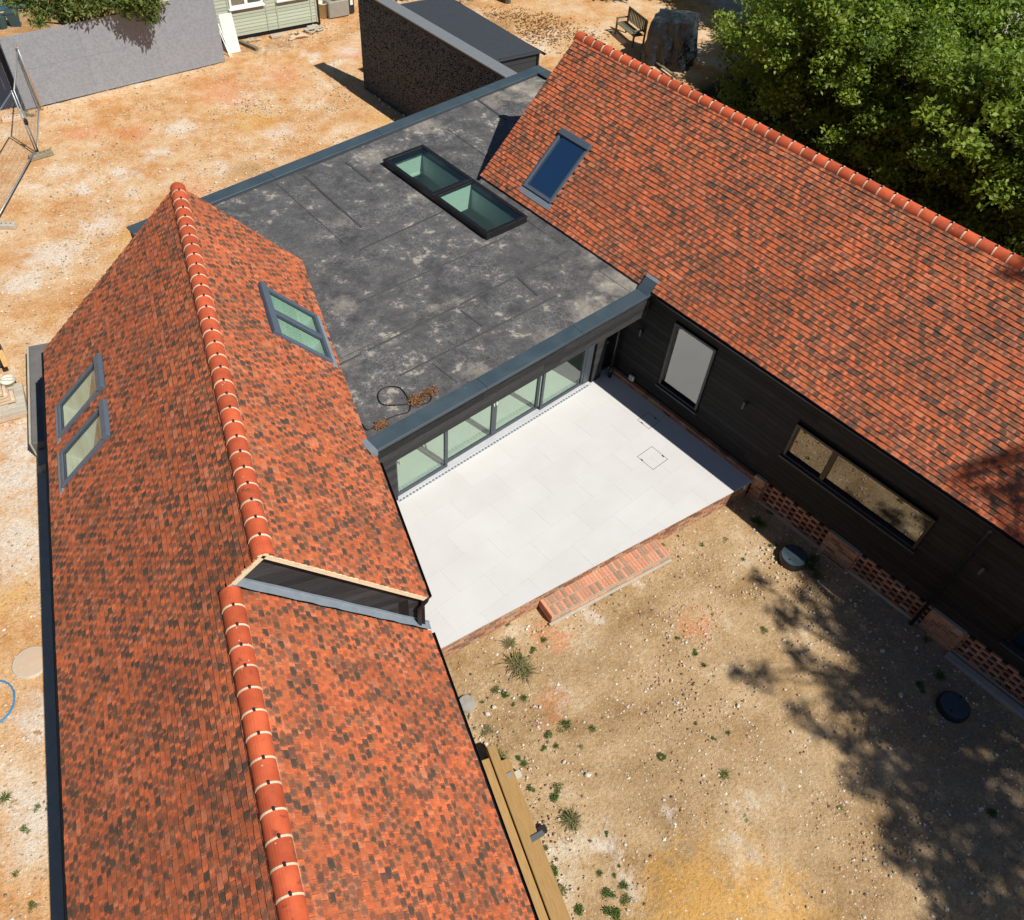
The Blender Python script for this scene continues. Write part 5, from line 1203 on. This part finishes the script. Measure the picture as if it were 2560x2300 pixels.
# ------------------------------------------------------------------ vegetation
def leaf(m,P,size,asp,rg,up=.5,colv=None,droop=0):
    n=Vector((rg.gauss(0,1),rg.gauss(0,1),rg.gauss(0,1)+up*2)); n.normalize(); a=n.orthogonal().normalized(); b=n.cross(a); t=rg.uniform(0,6.28)
    u=(a*math.cos(t)+b*math.sin(t)); v=n.cross(u); l=size*rg.uniform(.7,1.25); w_=l*asp
    c=(min(1,max(0,colv+rg.uniform(-.22,.22))),0,0,1)
    m.face([P,P+u*l*.5+v*w_*.5+n*l*.04,P+u*l,P+u*l*.5-v*w_*.5+n*l*.04],None,c)
def crown(m,clumps,per,size,asp,rg,up=.6,twig=None):
    for c,r in clumps:
        cv_=rg.uniform(.2,.8); n=int(per*(r/.5)**2)
        for k in range(n):
            d=Vector((rg.gauss(0,1),rg.gauss(0,1),rg.gauss(0,1))).normalized()*r*(rg.random()**.45); d.z*=.65
            leaf(m,c+d,size,asp,rg,up,cv_)
def tree_proto(seed,rx,rz,h0,nclump,per,size,mat,asp=.6,cr=(.35,.62)):
    rg=random.Random(seed); cl=[]; lim=MB(); tr=MB()
    tr.tube([(0,0,-.1),(rg.uniform(-.05,.05),rg.uniform(-.05,.05),h0*.5),(rg.uniform(-.1,.1),rg.uniform(-.1,.1),h0+rz*.5)],[.14,.10,.05],8)
    for k in range(nclump):
        d=Vector((rg.gauss(0,1),rg.gauss(0,1),rg.gauss(.15,1))).normalized(); q=rg.random()**.33*rg.uniform(.72,1.12)
        c=Vector((d.x*rx*q,d.y*rx*q,h0+d.z*rz*q)); 
        cl.append((c,rg.uniform(*cr)))
        if k%2==0: lim.tube([Vector((0,0,max(.4,h0+(c.z-h0)*.25-.4))),c*.55+Vector((0,0,h0*.4)),c],[.045,.026,.008],5,False)
    m=MB(); crown(m,cl,per,size,asp,rg)
    return (tr.mesh('trunk',M['bark']),lim.mesh('limb',M['bark']),m.mesh('crown',M[mat]))
def put_tree(pr,P,rot,s,name,label,group,cat='tree',sz=1):
    t=thing(name,label,cat,P,group,None,rot); t.scale=(s,s,s*sz)
    for nm,me in zip(('trunk','limb','crown'),pr):
        o=bpy.data.objects.new(nm,me); C.objects.link(o); o.parent=t
    return t
PB=[tree_proto(41,2.3,1.9,1.9,105,150,.14,'leaf'),tree_proto(42,2.1,2.0,2.0,100,150,.13,'leaf')]
PT=[tree_proto(31,2.4,1.7,4.3,100,150,.15,'leaf'),tree_proto(32,2.2,1.9,4.5,95,150,.14,'leaf'),tree_proto(33,2.6,1.6,4.2,105,150,.16,'leaf')]
rg=random.Random(77); TREES=[]
for n0,hs in ((12.2,.95),(15.0,1.02),(18.2,1.08),(22.0,1.0)):
    s=-5.5 if n0<12 else -8
    while s<16:
        if not (n0>15 and rg.random()<.18): TREES.append((s+rg.uniform(-.5,.5),n0+rg.uniform(-.5,.5),hs*rg.uniform(.9,1.15)))
        s+=3.0 if n0<15 else 3.4
for i,(s,n_,h_) in enumerate(TREES):
    P=BK(s,n_,0); x_,y_=pix(P+ZU*4.3*h_)
    if s<.6 and n_<17: continue
    if s<-1.5 and n_<20: continue
    xb_,yb_=pix(P)
    if 1480<xb_<1850 and yb_<330: continue
    if x_<1850 and y_>-260: continue
    put_tree(PT[i%3],P,rg.uniform(0,6.28),h_,'hedgerow_tree','leafy green tree in the dense belt behind the black clad house','trees in the belt behind the house')
for q in ((14.6,31.6),(18.6,31.4),(11.4,33.2),(16.8,34.5),(22.0,31.0)):
    put_tree(PT[rg.randrange(3)],Vector((*q,0)),rg.uniform(0,6.28),rg.uniform(1.15,1.35),'hedgerow_tree','leafy tree shading the leaf-strewn ground past the store shed','trees past the store shed')
put_tree(tree_proto(35,1.0,.8,1.0,26,130,.13,'leaf_yellow'),BK(-2.4,21.5,0)+ZU*2.6,0,1.2,'golden_shrub','bright yellow leaved shrub at the top of the tree belt',None,'shrub')
s=-2.2
while s<13:
    for n_ in (12.6,16.4):
        P=BK(s+rg.uniform(-.4,.4),n_+rg.uniform(-.4,.4),0); x_,y_=pix(P+ZU*2)
        if x_<1885: continue
        put_tree(PB[rg.randrange(2)],P,rg.uniform(0,6.28),rg.uniform(.9,1.15),'hedge_bush','dense bushy hedge growth filling in under the tree belt','hedge bushes under the tree belt','hedge')
    s+=2.7
# laurel hanging over the hoarding
rg=random.Random(91); cl=[]
for (x,y,z,r) in ((150,20,2.5,.45),(100,35,2.45,.35),(190,15,2.7,.45),(240,30,2.35,.32),(220,0,2.8,.5),(300,5,2.7,.45),(355,15,2.6,.38),(372,35,2.3,.26),(340,-10,2.9,.5),(130,-10,2.8,.5),(60,0,2.7,.45),(270,-15,2.9,.5),(165,45,2.3,.25),(380,50,2.15,.18),(95,55,2.3,.22),(390,5,2.5,.28),(20,-20,2.6,.5),(205,40,2.25,.24),(325,20,2.5,.35),(350,-40,3.2,.55),(200,-40,3.2,.6),(80,-40,3.1,.6)):
    cl.append((G(x,y,z),r))
lb=G(180,0,2.6); lb.z=0; lau=thing('laurel_bush','glossy laurel bush spilling over the top of the grey hoarding','bush',lb+Vector((0,1.6,0)))
m=MB(); crown(m,[(c,r*1.2) for c,r in cl],330,.17,.36,rg,.35); m.build('foliage',M['laurel'],lau)
m=MB()
for c,r in cl: m.tube([lb+Vector((0,1.7,.1)),lb.lerp(c,.5)+Vector((0,.8,.6)),c],[.05,.03,.01],5,False)
m.build('stem',M['bark'],lau)
for q,sz_ in (((40,55),.32),((300,40),.5),((120,40),.55)):
    P=G(*q)+Vector((0,.4,0)); 
    m=MB(); crown(m,[(P+Vector((rg.uniform(-.3,.3),rg.uniform(-.1,.4),.3+rg.uniform(0,.3))),sz_*.8) for _ in range(4)],90,.12,.5,rg); m.build('low_shrub',M['leaf'],None,label='dark low shrub in the shade behind the hoarding',cat='shrub',group='low shrubs behind the hoarding')
# tall tree outside the frame whose shade falls on the courtyard soil
rg=random.Random(55); cl=[]
def sh_c(x,y,r,t,z=0): cl.append((G(x,y,z)+LS*t,r))
edge=[(1960,1540,.42),(2010,1490,.3),(1900,1450,.26),(2080,1560,.55),(2150,1620,.6),(1900,1690,.34),(1850,1680,.22),(2000,1640,.35),(2080,1700,.45),(2000,1780,.3),(2130,1780,.55),(2050,1830,.25),(2180,1900,.55),(2110,1850,.3),(2150,1960,.38),(2250,1980,.6),(2230,2070,.4),(2260,2150,.35),(2320,2100,.55),(2350,2220,.45),(2400,2180,.6),(2450,2270,.6),(2380,2300,.4),(2120,1480,.35),(2200,1700,.6),(2290,1800,.7),(2300,1900,.7),(2400,1950,.75),(2450,2080,.75),(2520,2200,.8),(2380,1850,.7),(2250,1680,.5),(2330,1700,.6),(2450,1780,.7),(2540,1900,.8),(2550,2050,.8),(2400,1650,.5),(2500,1680,.6),(2560,1780,.7),(2200,1600,.4),(2280,1620,.45),(2230,1830,.55),(2350,2020,.6),(2170,1500,.25),(2480,2350,.7),(2550,2330,.7)]
for x,y,r in edge: sh_c(x,y,r*.86,rg.uniform(15,20))
for x,y,r in ((2370,1200,.13),(2400,1190,.2),(2430,1172,.24),(2465,1160,.26),(2500,1152,.26),(2545,1140,.3),(2440,1225,.16),(2485,1235,.2),(2525,1215,.26),(2560,1190,.3),(2560,1260,.25),(2480,690,.10),(2505,682,.16),(2540,690,.2),(2565,672,.2),(2530,660,.12)): cl.append((GP(x,y,E0,nBs)+LS*rg.uniform(13,16),r*.62))
for k in range(46):
    c,r=rg.choice(cl[24:46]); cl.append((c+LS*rg.uniform(-2,3)+Vector((rg.gauss(0,.25),rg.gauss(0,.25),0)),.3))
cen=Vector((0,0,0))
for c,r in cl: cen+=c
cen/=len(cl); tb_=Vector((cen.x+2.5,cen.y-3.0,0))
st=thing('shade_tree','tall spreading tree beyond the house end that shades the courtyard','tree',tb_)
m=MB(); crown(m,cl,235,.16,.62,rg,.2); m.build('crown',M['leaf'],st)
m=MB(); m.tube([tb_,tb_+Vector((-.3,.2,5)),cen-ZU*3,cen+ZU*1],[.4,.33,.24,.12],10); m.build('trunk',M['bark'],st,True)
m=MB()
for k,(c,r) in enumerate(cl[:55]): b=cen-ZU*rg.uniform(0,3.5); m.tube([b,b.lerp(c,.5)+ZU*.5,c],[.07,.04,.012],5,False)
m.build('limb',M['bark'],st)
# weeds
def weed_mesh(seed,kind):
    rg=random.Random(seed); m=MB()
    if kind=='grass':
        for k in range(110):
            a=rg.uniform(0,6.28); d=Vector((math.cos(a),math.sin(a),0)); s_=Vector((-d.y,d.x,0)); L=rg.uniform(.2,1.0)*(1.3 if rg.random()<.15 else .8); rise=rg.uniform(.2,.9); w_=.022
            p0=d*rg.uniform(0,.25)+Vector((rg.gauss(0,.1),rg.gauss(0,.1),0)); p1=p0+d*L*.5+ZU*rise*.55; p2=p0+d*L+ZU*rise*.45; c=(rg.random(),0,0,1)
            m.face([p0-s_*w_*.6,p0+s_*w_*.6,p1+s_*w_,p1-s_*w_],None,c); m.face([p1-s_*w_,p1+s_*w_,p2],None,c)
    else:
        for q in range(rg.randrange(3,7)):
            o=Vector((rg.uniform(-.42,.42),rg.uniform(-.42,.42),0)); r=rg.uniform(.34,.55)
            for k in range(int(70*r/.35)):
                d=Vector((rg.gauss(0,1),rg.gauss(0,1),abs(rg.gauss(0,.8)))).normalized()*r*rg.random()**.5
                leaf(m,o+d,.20 if kind=='leafy' else .14,.45,rg,.9,rg.uniform(.2,.8))
    return m
WM=[weed_mesh(k,('grass','rosette','leafy')[k%3]) for k in range(6)]
WMe=[w_.mesh('weed',M['weed']) for w_ in WM]; DMe=[w_.mesh('weed',M['dryweed']) for w_ in WM[:3]]
WD=[(1268,1560,.1),(1300,1640,.17),(1330,1625,.12),(1360,1600,.12),(1240,1725,.15),(1265,1735,.12),(1310,1745,.12),(1205,1755,.08),(1285,1760,.07),(1415,1812,.18),(1400,1825,.12),(1370,1835,.13),(1480,1822,.12),(1507,1793,.08),(1357,1870,.1),(1390,1865,.1),(1452,1867,.09),(1655,1890,.13),(1810,1938,.15),(1740,1807,.08),(1785,1848,.08),(1820,1832,.09),(1395,1970,.16),(1388,1995,.13),(1418,2040,.17),(1435,2070,.14),(1328,1975,.12),(1245,1892,.2),(1255,1900,.15),(1295,1895,.08),(1310,1910,.12),(1525,2235,.22),(1530,2275,.22),(1560,2215,.14),(1565,2250,.16),(1450,2275,.13),(1500,2183,.09),(1537,2190,.09),(1515,2085,.08),(1548,2165,.06),(1360,2120,.12),(1380,2180,.16),(1385,2215,.16),(1860,2040,.10),(1870,2055,.1),(1755,1362,.1),(1657,1362,.09),(1695,1340,.05),(1858,1398,.08),(1695,1595,.11),(1740,1630,.12),(1760,1663,.1),(1910,1575,.14),(1925,1363,.07),(1900,1310,.24),(1925,1280,.2),(1890,1300,.18),(2030,1420,.24),(2045,1440,.2),(2035,1400,.2),(1940,1365,.09),(2320,1600,.22),(2300,1720,.2),(2350,1690,.2),(2100,2020,.1),(2480,2030,.14),(12,1995,.16),(92,2022,.15),(62,2078,.14),(40,2185,.1),(80,2265,.13),(135,245,.28),(150,252,.24),(60,275,.2),(1340,1300,.05),(1285,1505,.0)]
rg=random.Random(8)
for i,(x,y,s) in enumerate(WD):
    if s<=0: continue
    me=WMe[i%6]; s*=.85; M_=Matrix.Translation(G(x,y,0)-ZU*.01)@Matrix.Rotation(rg.uniform(0,6.28),4,'Z')@Matrix.Diagonal((s,s,s*.8,1))
    yard=x<300; shade=x>1880 and y>1250
    place(me,'weed',M_,None,label='small green weed sprouting from the pale yard ground' if yard else 'green weed growing in the shaded soil by the brick plinth' if shade else 'small green weed growing in the bare courtyard soil',cat='weed',group='weeds in the yard' if yard else 'weeds by the brick plinth' if shade else 'weeds in the courtyard soil')
for (x,y,s) in ((1290,1660,.32),(1310,1680,.28),(1275,1610,.2),(1215,1830,.2),(1240,1900,.26),(120,235,.3),(70,290,.3),(180,225,.2),(260,215,.2),(1430,2050,.24),(1810,1350,.12),(1395,2240,.25)):
    place(DMe[rg.randrange(3)],'dry_weed',Matrix.Translation(G(x,y,0)-ZU*.01)@Matrix.Rotation(rg.uniform(0,6.28),4,'Z')@Matrix.Diagonal((s,s,s*.7,1)),None,label='straggly olive dry weed spread flat on the soil',cat='weed',group='dry straggly weeds')
# loose stones
def hidden(P):
    if LE.x-.1<P.x<RE2.x+.1 and P.y<yK: return True
    u,v=uv_of(P)
    if -.2<u<7.3 and v>-3.7 and v<9 and (u-f0[0])*fn[0]+(v-f0[1])*fn[1]>-.02: return True
    if u>uB-.12 and -14<v<6: return True
    return False
rg=random.Random(66); m=MB(); cnt=0
while cnt<34000:
    if rg.random()<.55: P=Vector((rg.uniform(-5.5,11),rg.uniform(11.5,32),0))
    else: P=Vector((rg.uniform(-5.3,13),rg.uniform(-4.5,9),0))
    if hidden(P): continue
    dn=noise.noise((P.x*.55,P.y*.55,9))*.5+.5+noise.noise((P.x*2,P.y*2,4))*.35
    if rg.random()>max(0,dn)**2.6*1.8: continue
    r=.007+.034*rg.random()**3.2; k=rg.random(); 
    col=(.66,.60,.52) if k<.32 else (.56,.43,.29) if k<.7 else (.46,.28,.16) if k<.87 else (.24,.18,.13)
    f=rg.uniform(.8,1.1); nodule(m,P+ZU*(r*.1),r,rg,(col[0]*f,col[1]*f,col[2]*f,1),.7); cnt+=1
m.build('gravel',M['stone'],None,kind='stuff',label='loose pale gravel and chips scattered over the ground',cat='gravel')
for k in range(260):      # rubble along the flint wall foot and hoarding foot
    pass
SM=[]
for k in range(5):
    bm=bmesh.new(); bmesh.ops.create_icosphere(bm,subdivisions=2,radius=1)
    for v in bm.verts: v.co=Vector((v.co.x,v.co.y*.75,v.co.z*.6))*(1+.35*noise.noise(v.co*1.3+Vector((k*5,0,0))))
    me=bpy.data.meshes.new('stone'); bm.to_mesh(me); bm.free(); me.materials.append(simple('pale_stone',(.60,.54,.46),.9,.1,.2,9,.3)); SM.append(me)
for (x,y,s) in ((1410,1905,.055),(1420,1908,.03),(1470,1938,.085),(1235,1768,.06),(1218,1785,.07),(1215,1860,.06),(1520,1775,.03),(1350,1768,.05),(1845,1765,.06),(1835,1768,.03),(1980,1830,.05),(2065,1835,.045),(1905,1370,.05),(1920,1375,.05),(1915,1385,.04),(2040,1420,.04),(2115,1432,.05),(2140,1625,.06),(2120,1630,.05),(2205,1628,.08),(2250,1740,.07),(2290,1620,.06),(1390,1880,.03),(1335,2065,.05),(1375,2090,.03),(1660,2000,.04),(1570,2275,.035),(1345,1920,.03),(640,262,.09),(650,250,.06),(680,265,.07),(700,280,.05),(820,280,.07),(590,450,.06),(560,345,.05),(180,483,.06),(160,430,.06),(115,560,.05),(90,420,.05),(270,505,.1),(420,425,.07),(400,430,.06),(340,220,.09),(345,232,.07),(230,250,.07),(215,255,.06),(540,458,.08),(620,370,.05),(430,610,.05),(615,435,.06),(800,360,.06),(1010,290,.09),(1000,300,.07),(1025,285,.08),(990,285,.07),(975,270,.08),(960,262,.09),(950,250,.09),(985,300,.06),(940,240,.08),(1015,300,.06),(2060,2230,.04),(2000,2040,.03),(1905,1480,.03),(1790,1500,.03)):
    s*=.72; P=G(x,y,0); place(SM[rg.randrange(5)],'stone',Matrix.Translation(P+ZU*s*.25)@Matrix.Rotation(rg.uniform(0,6.28),4,'Z')@Matrix.Diagonal((s,s,s,1)),None,
      label='pale flint stone lying in the courtyard soil' if y>1250 else 'pale flint stone lying in the yard rubble',cat='stone',group='larger stones in the courtyard' if y>1250 else 'larger stones in the yard')
scatter_leaves('leaf_litter',[G(x,y) for x,y in ((1330,70),(1360,50),(1390,60),(1420,90),(1300,40),(1340,90),(1470,90),(1500,130),(1250,40),(1380,110))],1500,'litter',6,.0,.45,.05,'fallen orange leaves on the ground past the store shed')
